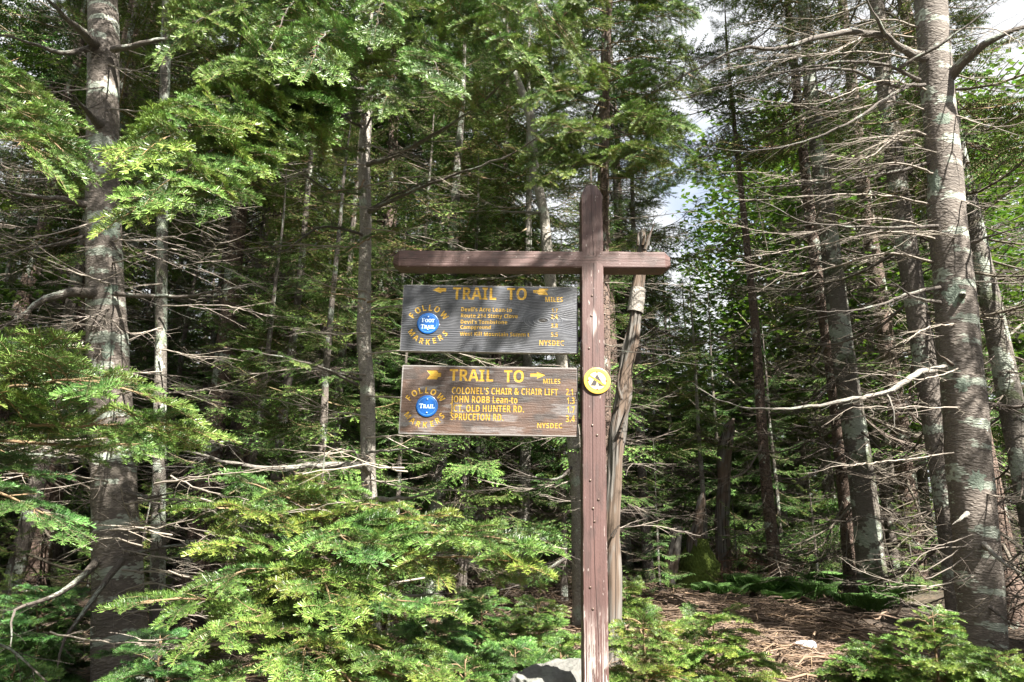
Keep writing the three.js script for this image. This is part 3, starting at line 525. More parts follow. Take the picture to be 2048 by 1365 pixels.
function board(label, x0, y0, x1, y1, dx, dyR, dyRb, mat) {   // top-left, bottom-right; how far the lower edge is shifted
  const tl = S(x0, y0, ZB), tr = S(x1, y0 + dyR, ZB), bl = S(x0 + dx, y1, ZB), br = S(x1 + dx, y1 + dyRb, ZB), c = tl.clone().add(tr).add(bl).add(br).multiplyScalar(0.25), th = 0.026;
  const ex = tr.clone().add(br).sub(tl).sub(bl).multiplyScalar(0.5), ey = tl.clone().add(tr).sub(bl).sub(br).multiplyScalar(0.5), w = ex.length(), h = ey.length(), rng = RNG(x0);
  const sh = new THREE.Shape(), r = 0.003, P = [[-w / 2 + r, -h / 2], [w / 2 - r, -h / 2], [w / 2, -h / 2 + r], [w / 2, h / 2 - r], [w / 2 - r, h / 2], [-w / 2 + r, h / 2], [-w / 2, h / 2 - r], [-w / 2, -h / 2 + r]];
  P.forEach(([x, y], i) => i ? sh.lineTo(x, y) : sh.moveTo(x, y));
  const g = new THREE.ExtrudeGeometry(sh, { depth: th - 0.003, bevelEnabled: true, bevelThickness: 0.0015, bevelSize: 0.0015, bevelOffset: -0.0015, bevelSegments: 2 }); g.translate(0, 0, -th + 0.0015);
  const p = g.attributes.position, uv = g.attributes.uv; for (let i = 0; i < p.count; i++) uv.setXY(i, p.getX(i) / w + 0.5, p.getY(i) / h + 0.5);
  const m = part('board', g, [mat, M.boardEdge], sign); m.userData.label = label; m.position.set(c.x, c.y, c.z); m.rotation.z = Math.atan2(ex.y, ex.x); m.updateMatrixWorld(true); m.userData.size = [w, h, th];
  return m;
}
const boardA = board('upper grey weathered board', 804, 569, 1157, 703, -2, 6, 4, M.boardA), boardB = board('lower faded brown board', 801, 730, 1157, 869, -1, 6.5, 5, M.boardB);
for (const b of [boardA, boardB]) {                      // steel straps behind carry each board from the post
  const [w, h, th] = b.userData.size; delete b.userData.size;
  for (const s of [-0.26, 0.26]) { const g = new THREE.BoxGeometry(w * 0.5 + 0.07, 0.022, 0.004); const m = part('strap', g, M.darkIron, sign); m.position.copy(b.position).add(v3(w * 0.25 + 0.035, s * h, -th - 0.0025)); m.rotation.z = b.rotation.z; }
}
/* blue discs on the boards, yellow disc on the post */
function discMat(name, draw, rough) {
  const cv = document.createElement('canvas'); cv.width = cv.height = 256; const c = cv.getContext('2d'); draw(c);
  const t = new THREE.CanvasTexture(cv); t.colorSpace = THREE.SRGBColorSpace; return new THREE.MeshPhysicalMaterial({ name, map: t, roughness: rough, clearcoat: 0.3, clearcoatRoughness: 0.3 });
}
function discGeo(r) { const g = new THREE.LatheGeometry([[0, 0.0028], [r * 0.80, 0.0026], [r * 0.93, 0.0026], [r * 0.985, 0.0018], [r, 0.0005], [r, -0.0005], [0, -0.0005]].map(([a, b]) => new THREE.Vector2(a, b)).reverse(), 40); g.rotateX(PI / 2); const p = g.attributes.position, uv = g.attributes.uv; for (let i = 0; i < p.count; i++) uv.setXY(i, p.getX(i) / r / 2 + 0.5, p.getY(i) / r / 2 + 0.5); return g; }
function blue(lines) { return (c) => { c.fillStyle = '#0b529c'; c.fillRect(0, 0, 256, 256); c.strokeStyle = 'rgba(190,220,245,.55)'; c.lineWidth = 3; c.beginPath(); c.arc(128, 128, 104, 0, 7); c.stroke(); c.fillStyle = '#dfeaf4'; c.textAlign = 'center'; for (const [t, big, y] of lines) { c.font = `${big}px serif`; const rest = t.slice(1), s = big * 0.8; const w1 = c.measureText(t[0]).width; c.font = `${s}px serif`; const w2 = c.measureText(rest).width, x = 128 - (w1 + w2) / 2; c.textAlign = 'left'; c.font = `${big}px serif`; c.lineWidth = 1.5; c.strokeStyle = '#dfeaf4'; c.fillText(t[0], x, y); c.strokeText(t[0], x, y); c.font = `${s}px serif`; c.fillText(rest, x + w1, y); c.strokeText(rest, x + w1, y); } }; }
M.nail = new THREE.MeshStandardMaterial({ name: 'nail', color: new THREE.Color().setRGB(0.12, 0.085, 0.07), roughness: 0.5, metalness: 0.6 });
M.rust = new THREE.MeshStandardMaterial({ name: 'rusty nail', color: new THREE.Color().setRGB(0.30, 0.10, 0.035), roughness: 0.7, metalness: 0.3 });
M.grayNail = new THREE.MeshStandardMaterial({ name: 'grey nail', color: new THREE.Color().setRGB(0.35, 0.38, 0.42), roughness: 0.4, metalness: 0.7 });
function nailGeo(r) { return new THREE.LatheGeometry([[0, 0.0022], [r * 0.6, 0.0018], [r, 0.0006], [r * 0.95, -0.001], [0.0016, -0.0012], [0.0016, -0.01], [0, -0.01]].map(([a, b]) => new THREE.Vector2(a, b)).reverse(), 12).rotateX(PI / 2); }
const nailG = nailGeo(0.0052), nailS = nailGeo(0.0036);
for (const [b, px, py, r, lines] of [[boardA, 856, 647.5, 22, [['FOOT', 66, 114], ['TRAIL', 66, 190]]], [boardB, 854, 813, 22, [['TRAIL', 72, 152]]]]) {
  const P = pick(px, py, ZB).applyMatrix4(b.matrixWorld.clone().invert()), R = r * mpp(pick(px, py, ZB)), d = part('trail_marker', discGeo(R), discMat('blue marker', blue(lines), 0.35), b); d.position.set(P.x, P.y, 0.0015); d.userData.label = 'round blue marker disc';
  for (const s of [0.62, -0.62]) { const n = part('nail', nailS, M.grayNail, b); n.position.set(P.x, P.y + s * R, 0.005); }
}
{
  const mat = discMat('yellow marker', (c) => {
    c.fillStyle = '#c9a748'; c.fillRect(0, 0, 256, 256); c.beginPath(); c.arc(128, 128, 92, 0, 7); c.fillStyle = '#d3c896'; c.fill(); c.lineWidth = 5; c.strokeStyle = '#8f6f12'; c.stroke();
    c.fillStyle = '#3a3638'; c.beginPath(); c.moveTo(128, 62); c.lineTo(62, 180); c.lineTo(194, 180); c.fill(); c.fillStyle = '#cdbf86'; c.beginPath(); c.moveTo(128, 136); c.lineTo(112, 182); c.lineTo(146, 182); c.fill();
    c.strokeStyle = '#c9a021'; c.lineWidth = 17; c.beginPath(); c.moveTo(52, 82); c.lineTo(206, 176); c.stroke(); c.strokeStyle = '#a07d14'; c.lineWidth = 9; c.beginPath(); c.arc(128, 128, 91, 0, 7); c.stroke();
    c.fillStyle = 'rgba(150,116,24,.55)'; for (let i = 0; i < 30; i++) { const a = -2.7 + i * 0.16; if (i % 7 === 6) continue; c.save(); c.translate(128 + Math.cos(a) * 111, 128 + Math.sin(a) * 111); c.rotate(a); c.fillRect(-4, -3, 8, 5); c.restore(); }
  }, 0.4);
  const c = S(1194, 762.5), R = 27 * mpp(pick(1194, 762, ZF)), d = part('no_camping_disc', discGeo(R), mat, sign); d.position.set(c.x, c.y, W / 2 + 0.0045); d.rotation.y = 0.05; d.userData.label = 'round yellow disc with a crossed out tent';
  for (const [x, y] of [[0, 0.66], [0.68, 0.02], [0, -0.66], [-0.66, 0.02]]) { const n = part('nail', nailS, M.rust, d); n.position.set(x * R, y * R, 0.0032); }
}
for (const [px, py] of [[1184, 592], [1183, 632], [1178, 697], [1185, 851], [1194.5, 871], [1181, 961.5], [1197, 1000.5], [1186.5, 1017.5], [1189, 1044], [1180.5, 1176], [1186, 1219]]) { const p = S(px, py), n = part('nail', nailG, M.nail, sign); n.position.set(p.x, p.y, W / 2 + 0.0008); n.rotation.set(((px * 7) % 5 - 2) * 0.1, ((py * 3) % 5 - 2) * 0.1, 0); }
{ // bent wire hanging from the post's left side between the boards
  const w = new MB(), q = [[1166, 676], [1161, 684], [1160, 694], [1164, 702], [1166, 690]].map(([x, y]) => S(x, y, ZF + 0.02)); w.tube(resample(q, 16), new Array(16).fill(0.0011), 5, 0, false); part('wire', w.build(), M.grayNail, sign);
}
/* ---------- the two big trunks ---------- */
function trunkThrough(tree, px, Z, o) {                  // px: [x, y, width] down the photograph, at one distance
  const inv = tree.matrixWorld.clone().invert(), P = px.map(([x, y]) => pick(x, y, Z)), R = px.map(([x, y, w], i) => w / 2 * mpp(P[i]) * Math.cos(Math.atan2(P[i].x, Z)));
  const a = P[0], b = P[1], up = a.clone().sub(b).normalize(), top = a.clone().addScaledVector(up, o.above ?? 3), n = P.length - 1, dn = P[n].clone().sub(P[n - 1]).normalize(), g = groundY(P[n].x, -Z) - 0.25, low = P[n].clone().addScaledVector(dn, Math.max(0.05, (P[n].y - g) / -dn.y));
  const pts = [low, ...P.reverse(), top].map((p) => p.applyMatrix4(inv)), rad = [R[n] * (o.foot ?? 1.06), ...R.reverse(), R[n] * (o.topR ?? 0.55)];
  return part('trunk', trunkGeo(pts, rad, o), o.mat, tree);
}
const stand = (px, py, Z) => { const p = pick(px, py, Z); return v3(p.x, groundY(p.x, p.z), p.z); };

const big1 = thing('fir_tree', 'large grey lichened fir trunk with bare curved limbs at the far left', 'tree', stand(235, 1250, 4.6));
trunkThrough(big1, [[205, 0, 66], [206, 60, 68], [205, 250, 70], [207, 430, 74], [210, 560, 80], [215, 680, 88], [222, 860, 92], [229, 1010, 96], [236, 1180, 104], [243, 1330, 120]], 4.6, { n: 200, sides: 40, seed: 21, mat: M.fir, rough: 0.07, fine: 0.035, above: 4, flare: [0.7, 0.35, 4], knots: [[1.6, 4.2, 0.05, 0.02], [2.4, 4.9, 0.05, 0.015], [2.9, 3.9, 0.06, 0.02], [1.1, 4.6, 0.05, 0.016]] });
const L = (t, a, Z, o) => bough(t, path(a, Z), { dead: true, mat: M.fir, ...o });
L(big1, [[190, 95, 4.5], [120, 105, 4.3], [60, 85, 4.2], [-40, 60, 4.1]], 0, { seed: 1, r: 0.026, twigs: 14, twigLen: 0.4 });
L(big1, [[190, 90, 4.5], [160, 60, 4.2], [110, 15, 3.9], [60, -40, 3.7]], 0, { seed: 2, r: 0.045, twigs: 10, twigLen: 0.4 });
L(big1, [[225, 100, 4.5], [280, 88, 4.4], [330, 78, 4.4], [420, 92, 4.3]], 0, { seed: 3, r: 0.028, twigs: 12, twigLen: 0.45 });
L(big1, [[200, 250, 4.5], [165, 215, 4.2], [140, 185, 4.0]], 0, { seed: 4, r: 0.034, twigs: 6, twigLen: 0.35 });
L(big1, [[185, 412, 4.55], [120, 398, 4.4], [60, 392, 4.3], [-30, 372, 4.2]], 0, { seed: 5, r: 0.03, twigs: 12, twigLen: 0.4 });
L(big1, [[190, 586, 4.5], [130, 588, 4.3], [85, 600, 4.2], [40, 635, 4.1], [-30, 680, 4.0]], 0, { seed: 6, r: 0.040, twigs: 9, twigLen: 0.5 });
L(big1, [[230, 588, 4.5], [300, 592, 4.4], [380, 592, 4.35], [450, 578, 4.3], [560, 560, 4.3]], 0, { seed: 7, r: 0.019, twigs: 18, twigLen: 0.5 });
L(big1, [[180, 470, 4.6], [110, 488, 4.5], [40, 500, 4.4], [-20, 515, 4.3]], 0, { seed: 8, r: 0.014, twigs: 14, twigLen: 0.4 });
L(big1, [[185, 770, 4.5], [150, 780, 4.2], [105, 800, 3.9]], 0, { seed: 9, r: 0.034, twigs: 2 });
L(big1, [[195, 1120, 4.5], [150, 1165, 4.2], [90, 1200, 4.0], [30, 1220, 3.8], [20, 1300, 3.7]], 0, { seed: 10, r: 0.026, twigs: 10, twigLen: 0.35 });
L(big1, [[245, 1120, 4.4], [200, 1180, 4.2], [150, 1250, 4.0], [120, 1300, 3.9], [118, 1400, 3.9]], 0, { seed: 11, r: 0.022, twigs: 9, twigLen: 0.35 });
L(big1, [[250, 985, 4.5], [300, 995, 4.4], [345, 985, 4.3], [390, 965, 4.2]], 0, { seed: 12, r: 0.014, twigs: 12, twigLen: 0.35 });
L(big1, [[260, 1110, 4.4], [330, 1095, 4.2], [420, 1085, 4.1], [520, 1060, 4.0]], 0, { seed: 13, r: 0.012, twigs: 16, twigLen: 0.35 });
for (let i = 0; i < 26; i++) { const rng = RNG(900 + i), y = 130 + i * 44, s = rng() < 0.5 ? -1 : 1, l = 90 + rng() * 240; L(big1, [[212 + y * 0.02, y, 4.55], [212 + s * l * 0.5, y - 25 + rng() * 60, 4.5 - rng() * 0.8], [212 + s * l, y - 60 + rng() * 130, 4.4 - rng() * 1.2]], 0, { seed: 930 + i, r: 0.007, twigs: 12, twigLen: 0.42, mat: M.twig, twigR: 0.0036 }); }

const big2 = thing('fir_tree', 'large pale grey fir trunk with dark knots and broken limbs at the right', 'tree', stand(1960, 1310, 4.9));
trunkThrough(big2, [[1862, -10, 70], [1868, 90, 70], [1878, 200, 74], [1890, 330, 76], [1896, 450, 82], [1908, 560, 86], [1917, 680, 92], [1930, 820, 94], [1940, 950, 97], [1954, 1100, 98], [1962, 1220, 98], [1967, 1330, 104]], 4.9, { n: 220, sides: 44, seed: 33, mat: M.fir, rough: 0.07, fine: 0.03, above: 4.5, flare: [0.5, 0.3, 4], knots: [[4.0, 4.4, 0.075, 0.03], [3.45, 4.9, 0.06, 0.022], [2.55, 4.95, 0.06, 0.03], [2.15, 4.3, 0.06, 0.02], [1.85, 4.7, 0.075, 0.03], [1.55, 5.0, 0.05, 0.02], [1.1, 4.2, 0.06, 0.02], [0.75, 4.7, 0.05, 0.018], [4.6, 4.8, 0.09, 0.03], [1.3, 3.9, 0.05, 0.02], [0.45, 4.4, 0.05, 0.02]] });
L(big2, [[1850, 115, 4.8], [1800, 95, 4.5], [1765, 60, 4.3], [1742, 15, 4.2], [1715, -50, 4.1]], 0, { seed: 40, r: 0.045, twigs: 4, twigLen: 0.4 });
L(big2, [[1765, 72, 4.35], [1700, 64, 4.3], [1640, 74, 4.2], [1560, 96, 4.1], [1480, 98, 4.0], [1400, 135, 4.0], [1310, 180, 3.9]], 0, { seed: 41, r: 0.026, twigs: 44, twigLen: 0.42, twigFrom: 0.3, sub: 6, jit: 0.6, twigR: 0.0046 });
L(big2, [[1850, 170, 4.8], [1780, 170, 4.7], [1700, 140, 4.6], [1600, 140, 4.5], [1480, 165, 4.4], [1380, 190, 4.3]], 0, { seed: 42, r: 0.016, twigs: 34, twigLen: 0.42, sub: 6, jit: 0.6, twigR: 0.0044 });
L(big2, [[1840, 160, 4.8], [1770, 130, 4.6], [1680, 125, 4.5], [1560, 145, 4.4], [1430, 170, 4.3]], 0, { seed: 43, r: 0.015, twigs: 30, twigLen: 0.4, sub: 6, jit: 0.6, twigR: 0.0044 });
L(big2, [[1895, 160, 4.85], [1930, 120, 4.7], [1985, 80, 4.5], [2060, 50, 4.4], [2120, 30, 4.3]], 0, { seed: 44, r: 0.05, twigs: 6, twigLen: 0.4 });
L(big2, [[1800, 135, 4.65], [1880, 90, 4.5], [1950, 40, 4.4], [2010, -10, 4.3]], 0, { seed: 45, r: 0.018, twigs: 12, twigLen: 0.35 });
L(big2, [[1830, 165, 4.8], [1760, 205, 4.6], [1700, 245, 4.5], [1600, 285, 4.4], [1500, 302, 4.3], [1380, 290, 4.3]], 0, { seed: 46, r: 0.014, twigs: 26, twigLen: 0.4 });
L(big2, [[1865, 325, 4.9], [1760, 350, 5.0], [1640, 366, 5.1], [1520, 375, 5.2], [1440, 372, 5.2]], 0, { seed: 47, r: 0.017, twigs: 30, twigLen: 0.45, sub: 6 });
L(big2, [[1880, 452, 4.85], [1780, 455, 4.7], [1680, 452, 4.6], [1600, 440, 4.5], [1530, 405, 4.5], [1430, 375, 4.5]], 0, { seed: 48, r: 0.014, twigs: 24, twigLen: 0.4 });
L(big2, [[1880, 575, 4.85], [1820, 588, 4.7], [1745, 614, 4.5], [1650, 624, 4.4], [1590, 615, 4.3]], 0, { seed: 49, r: 0.015, twigs: 14, twigLen: 0.3 });
L(big2, [[1880, 605, 4.85], [1820, 590, 4.6], [1780, 560, 4.5]], 0, { seed: 50, r: 0.016, twigs: 6, twigLen: 0.25 });
L(big2, [[1890, 736, 4.85], [1835, 748, 4.6], [1775, 784, 4.4], [1700, 800, 4.2], [1600, 815, 4.1], [1500, 817, 4.0], [1440, 800, 4.0], [1393, 775, 4.0]], 0, { seed: 51, r: 0.026, twigs: 10, twigLen: 0.2, levels: 0, mat: M.pale });
L(big2, [[1770, 785, 4.4], [1785, 810, 4.35], [1790, 855, 4.3]], 0, { seed: 52, r: 0.009, twigs: 6, twigLen: 0.08, levels: 0, mat: M.pale });
L(big2, [[1945, 485, 4.8], [1985, 472, 4.6], [2060, 450, 4.5]], 0, { seed: 53, r: 0.013, twigs: 8, twigLen: 0.4 });
L(big2, [[1935, 1028, 4.75], [1915, 1042, 4.6], [1905, 1050, 4.55]], 0, { seed: 54, r: 0.018, mat: M.pale });
L(big2, [[1965, 1085, 4.8], [2000, 1118, 4.5], [2040, 1145, 4.3], [2080, 1160, 4.2]], 0, { seed: 55, r: 0.021, twigs: 6, twigLen: 0.3, mat: M.pale });
L(big2, [[1975, 1210, 4.8], [2020, 1245, 4.6], [2075, 1262, 4.4]], 0, { seed: 56, r: 0.012, twigs: 8, twigLen: 0.3 });
L(big2, [[1975, 1280, 4.8], [2010, 1300, 4.6], [2060, 1310, 4.5]], 0, { seed: 57, r: 0.011, twigs: 6, twigLen: 0.3 });
L(big2, [[1905, 730, 4.8], [1885, 715, 4.65], [1872, 700, 4.6]], 0, { seed: 58, r: 0.017, mat: M.snag });
L(big2, [[1925, 590, 4.78], [1932, 588, 4.6]], 0, { seed: 59, r: 0.028, mat: M.lichen });
for (let i = 0; i < 15; i++) { const rng = RNG(1900 + i), y = 60 + i * 84, s = rng() < 0.45 ? -1 : 1, l = 100 + rng() * 200; L(big2, [[1885 + y * 0.065, y, 4.85], [1885 + y * 0.065 + s * l * 0.5, y - 20 + rng() * 50, 4.9 - rng() * 0.6], [1885 + y * 0.065 + s * l, y - 40 + rng() * 100, 4.9 - rng() * 1.0]], 0, { seed: 1930 + i, r: 0.0065, twigs: 10, twigLen: 0.4, mat: M.twig, twigR: 0.0036 }); }
for (let i = 0; i < 12; i++) { const rng = RNG(2500 + i), y = 40 + i * 44 + rng() * 30, l = 160 + rng() * 330, x0 = 1872 + y * 0.05, dy = -30 + rng() * 90; L(big2, [[x0, y, 4.95], [x0 - l * 0.3, y - 25 + dy * 0.1, 4.9 - rng() * 0.3], [x0 - l * 0.65, y - 40 + dy * 0.5 + rng() * 70, 5.3 - rng() * 1.1], [x0 - l, y + dy, 4.9 - rng() * 1.0]], 0, { seed: 2530 + i, r: 0.010, twigs: 26, twigLen: 0.42, mat: M.twig, twigR: 0.0042, sub: 6, twigFrom: 0.15, jit: 1.0 }); }
{ // bare twigs that sweep in front of its foot from the left
  for (let i = 0; i < 4; i++) L(big2, [[1945, 1070 + i * 12, 4.6], [1885 - (i * 37) % 40, 1090 + (i * 53) % 90, 4.4], [1840 - (i * 23) % 50, 1095 + (i * 31) % 70, 4.2], [1800 - (i * 17) % 60, 1030 + (i * 67) % 110, 4.1]], 0, { seed: 2000 + i, r: 0.005, twigs: 6, twigLen: 0.3, twigR: 0.0028, mat: M.twigShaded });
}
/* lichen patches stand a little proud of the bark */
const ray = new THREE.Raycaster();
function lichenPatch(tree, px, py, w, h, seed) {         // found where that line of sight meets the trunk
  const trunk = tree.children.find((c) => c.name === 'trunk'); tree.updateMatrixWorld(true); ray.set(camera.position, pick(px, py, 3).sub(camera.position).normalize()); const hit = ray.intersectObject(trunk)[0]; if (!hit) return;
  const inv = tree.matrixWorld.clone().invert(), rng = RNG(seed), k = mpp(hit.point), axis = v3(hit.point.x, 0, hit.point.z), out = camera.position.clone().sub(hit.point).setY(0).normalize(), R = 0.5 * 0.34, side = v3(out.z, 0, -out.x).negate(), N = 26, rings = 5, pos = [], uv = [], idx = [];
  const nrm = hit.face.normal.clone().setY(0).normalize(), rr = []; for (let i = 0; i < N; i++) rr.push(0.6 + rng() * 0.55);
  for (let j = 0; j <= rings; j++) for (let i = 0; i < N; i++) {
    const a = i / N * 2 * PI, f = j / rings * rr[i], x = Math.cos(a) * f * w / 2 * k, y = Math.sin(a) * f * h / 2 * k; ray.set(hit.point.clone().addScaledVector(side, x).add(v3(0, y, 0)).addScaledVector(out, 0.3), out.clone().negate());
    const q = ray.intersectObject(trunk)[0], P = (q ? q.point : hit.point).clone().addScaledVector(out, 0.0035 * (1 - 0.8 * j / rings)).applyMatrix4(inv); pos.push(P.x, P.y, P.z); uv.push(x * 6, y * 6);
  }
  for (let j = 0; j < rings; j++) for (let i = 0; i < N; i++) { const a = j * N + i, b = j * N + (i + 1) % N; idx.push(a, a + N, b, b, a + N, b + N); }
  const g = new THREE.BufferGeometry(); g.setAttribute('position', new THREE.Float32BufferAttribute(pos, 3)); g.setAttribute('uv', new THREE.Float32BufferAttribute(uv, 2)); g.setIndex(idx); g.computeVertexNormals(); return part('lichen', g, M.lichenPatch, tree);
}
/* ---------- the slim fir left of the sign, with boughs that hang over the picture ---------- */
const slim = thing('balsam_fir', 'slim grey fir with spreading live boughs just left of the sign', 'tree', stand(742, 1300, 4.1));
trunkThrough(slim, [[736, 60, 20], [734, 200, 22], [728, 330, 24], [731, 450, 24], [729, 560, 26], [727, 680, 28], [735, 780, 30], [736, 930, 30], [742, 1100, 34], [745, 1300, 38]], 4.1, { n: 160, sides: 20, seed: 51, mat: M.pale, rough: 0.12, fine: 0.05, above: 3.2, flare: [0.4, 0.5, 4], knots: [[1.7, 4.4, 0.03, 0.012], [2.3, 5, 0.03, 0.012], [2.9, 4.2, 0.03, 0.012]] });  // the paler bark stands in for sunlight on this trunk
const B = (t, a, Z, o) => bough(t, path(a, Z), o);
B(slim, [[735, 330, 4.05], [800, 305, 3.8], [880, 262, 3.5], [960, 208, 3.2], [1010, 160, 3.0], [1060, 110, 2.8]], 0, { seed: 3, r: 0.017, mat: M.fir, bare: 0.62, size: 0.75, gap: 0.09, twigs: 16, twigLen: 0.35 });
B(slim, [[738, 425, 4.05], [820, 385, 3.8], [910, 350, 3.6], [1000, 318, 3.4], [1070, 280, 3.25], [1120, 235, 3.1]], 0, { seed: 4, r: 0.014, mat: M.fir, bare: 0.78, size: 0.45, gap: 0.12, twigs: 14, twigLen: 0.35 });
B(slim, [[735, 420, 4.05], [800, 385, 3.9], [870, 360, 3.8], [960, 345, 3.7]], 0, { seed: 5, r: 0.010, mat: M.fir, bare: 0.8, size: 0.4, twigs: 14, twigLen: 0.3 });
L(slim, [[725, 255, 4.0], [690, 235, 3.9], [650, 205, 3.8], [600, 180, 3.7], [545, 162, 3.6]], 0, { seed: 6, r: 0.011, twigs: 14, twigLen: 0.35 });
L(slim, [[725, 270, 4.0], [760, 200, 3.9], [800, 150, 3.8], [850, 95, 3.7]], 0, { seed: 7, r: 0.009, twigs: 14, twigLen: 0.35 });
L(slim, [[725, 390, 4.0], [650, 375, 3.9], [560, 320, 3.8], [500, 305, 3.7]], 0, { seed: 8, r: 0.009, twigs: 16, twigLen: 0.35 });
L(slim, [[725, 470, 4.05], [640, 455, 3.95], [560, 505, 3.9], [520, 470, 3.8], [450, 420, 3.7]], 0, { seed: 9, r: 0.010, twigs: 20, twigLen: 0.35 });
B(slim, [[730, 600, 4.0], [690, 590, 3.7], [650, 585, 3.5], [615, 580, 3.4]], 0, { seed: 10, r: 0.007, bare: 0.6, size: 0.32, gap: 0.07, twigs: 6 });
B(slim, [[735, 605, 4.0], [770, 602, 3.7], [800, 600, 3.5], [835, 602, 3.4]], 0, { seed: 11, r: 0.007, bare: 0.45, size: 0.35, gap: 0.07, twigs: 4 });
B(slim, [[730, 480, 4.0], [760, 468, 3.7], [800, 455, 3.6]], 0, { seed: 12, r: 0.006, bare: 0.4, size: 0.32, gap: 0.08 });
B(slim, [[730, 480, 4.0], [700, 500, 3.8], [680, 515, 3.7]], 0, { seed: 13, r: 0.006, bare: 0.4, size: 0.3, gap: 0.08 });
B(slim, [[728, 300, 4.0], [700, 300, 3.7], [665, 300, 3.5], [640, 330, 3.4]], 0, { seed: 14, r: 0.008, bare: 0.35, size: 0.42, gap: 0.09, twigs: 8 });
B(slim, [[728, 240, 4.0], [720, 230, 3.7], [700, 232, 3.6]], 0, { seed: 15, r: 0.006, bare: 0.3, size: 0.35, gap: 0.09 });
B(slim, [[728, 360, 4.0], [710, 380, 3.8], [670, 380, 3.7], [640, 400, 3.6]], 0, { seed: 16, r: 0.007, bare: 0.4, size: 0.35, gap: 0.09, twigs: 6 });
L(slim, [[722, 760, 4.05], [660, 742, 3.7], [600, 718, 3.5], [540, 700, 3.4]], 0, { seed: 17, r: 0.010, twigs: 14, twigLen: 0.3 });
B(slim, [[715, 770, 4.05], [640, 735, 3.5], [560, 715, 3.2], [480, 700, 3.0], [420, 690, 2.9]], 0, { seed: 18, r: 0.011, mat: M.fir, bare: 0.5, size: 0.42, gap: 0.10, twigs: 10, tint: [0.8, 0.85, 0.9] });
L(slim, [[735, 940, 4.05], [700, 930, 3.9], [620, 932, 3.7], [520, 936, 3.5], [440, 922, 3.4], [390, 905, 3.3], [300, 895, 3.3]], 0, { seed: 19, r: 0.023, twigs: 22, twigLen: 0.3, mat: M.pale });
L(slim, [[738, 1000, 4.0], [800, 998, 3.7], [850, 990, 3.5], [897, 966, 3.4]], 0, { seed: 20, r: 0.017, mat: M.pale });
L(slim, [[738, 945, 4.0], [718, 920, 3.8], [702, 892, 3.7]], 0, { seed: 21, r: 0.018, mat: M.pale });
L(slim, [[738, 905, 4.0], [820, 898, 3.7], [890, 896, 3.5], [945, 880, 3.4]], 0, { seed: 22, r: 0.008, twigs: 8, twigLen: 0.2, mat: M.pale });
L(slim, [[740, 1200, 4.0], [800, 1195, 3.8], [850, 1192, 3.6], [897, 1188, 3.5]], 0, { seed: 23, r: 0.016, mat: M.pale });
for (let i = 0; i < 26; i++) { const rng = RNG(2900 + i), y = 120 + i * 42, s = i % 2 ? -1 : 1, l = 80 + rng() * 220; L(slim, [[732, y, 4.05], [732 + s * l * 0.5, y - 20 + rng() * 40, 4.1 - rng() * 0.5], [732 + s * l, y - 50 + rng() * 100, 4.0 - rng() * 0.9]], 0, { seed: 2930 + i, r: 0.0055, twigs: 11, twigLen: 0.36, mat: M.twig, twigR: 0.0036 }); }
/* its upper boughs reach out over the trail towards the camera */
const TOPS = [
  [[[734, 175, 4.05], [690, 140, 3.6], [620, 110, 3.1], [540, 110, 2.7], [460, 130, 2.45]], 1.0], [[[734, 120, 4.05], [700, 80, 3.5], [670, 60, 3.0], [640, 80, 2.6], [625, 120, 2.4]], 0.95],
  [[[735, 150, 4.05], [780, 110, 3.6], [830, 90, 3.2], [860, 110, 2.9], [885, 160, 2.7]], 0.95], [[[735, 90, 4.05], [820, 50, 3.6], [910, 40, 3.2], [990, 70, 2.9], [1060, 115, 2.75]], 0.95],
  [[[734, 60, 4.05], [640, 10, 3.4], [520, 0, 2.9], [420, 30, 2.6], [360, 70, 2.5]], 1.0], [[[735, 200, 4.05], [760, 160, 3.6], [780, 150, 3.3], [790, 160, 3.0], [770, 200, 2.8]], 0.8],
  [[[734, 40, 4.05], [680, -20, 3.4], [600, -10, 2.9], [560, 50, 2.65], [530, 120, 2.5]], 0.95], [[[735, 60, 4.05], [830, 10, 3.6], [920, 20, 3.3], [970, 70, 3.1], [1005, 130, 3.0]], 0.85],
  [[[735, 0, 4.05], [850, -60, 3.5], [960, -50, 3.1], [1050, -10, 2.9], [1120, 50, 2.85]], 0.9], [[[734, 230, 4.05], [690, 205, 3.7], [640, 195, 3.3], [600, 210, 3.1], [560, 240, 3.0]], 0.7],
  [[[734, -40, 4.05], [760, -90, 3.4], [770, -40, 2.9], [760, 20, 2.6], [750, 60, 2.5]], 0.9], [[[735, 20, 4.05], [880, -20, 3.7], [1010, 10, 3.4], [1100, 60, 3.2], [1150, 110, 3.1]], 0.8],
  [[[734, 190, 4.05], [640, 180, 3.3], [520, 200, 2.7], [410, 240, 2.3], [310, 285, 2.0]], 0.95], [[[734, 215, 4.05], [630, 220, 3.2], [500, 260, 2.6], [400, 320, 2.2], [320, 370, 1.95]], 0.9], [[[734, 220, 4.05], [640, 240, 3.3], [540, 280, 2.7], [470, 330, 2.3], [425, 400, 2.1]], 0.75], [[[734, 205, 4.05], [660, 190, 3.5], [600, 185, 3.0], [550, 195, 2.7]], 0.7], [[[734, 180, 4.05], [600, 170, 3.1], [450, 190, 2.5], [350, 230, 2.2], [270, 290, 2.05]], 0.85], [[[734, 230, 4.05], [620, 250, 3.2], [480, 310, 2.5], [370, 370, 2.1], [275, 415, 1.95]], 0.8],
];
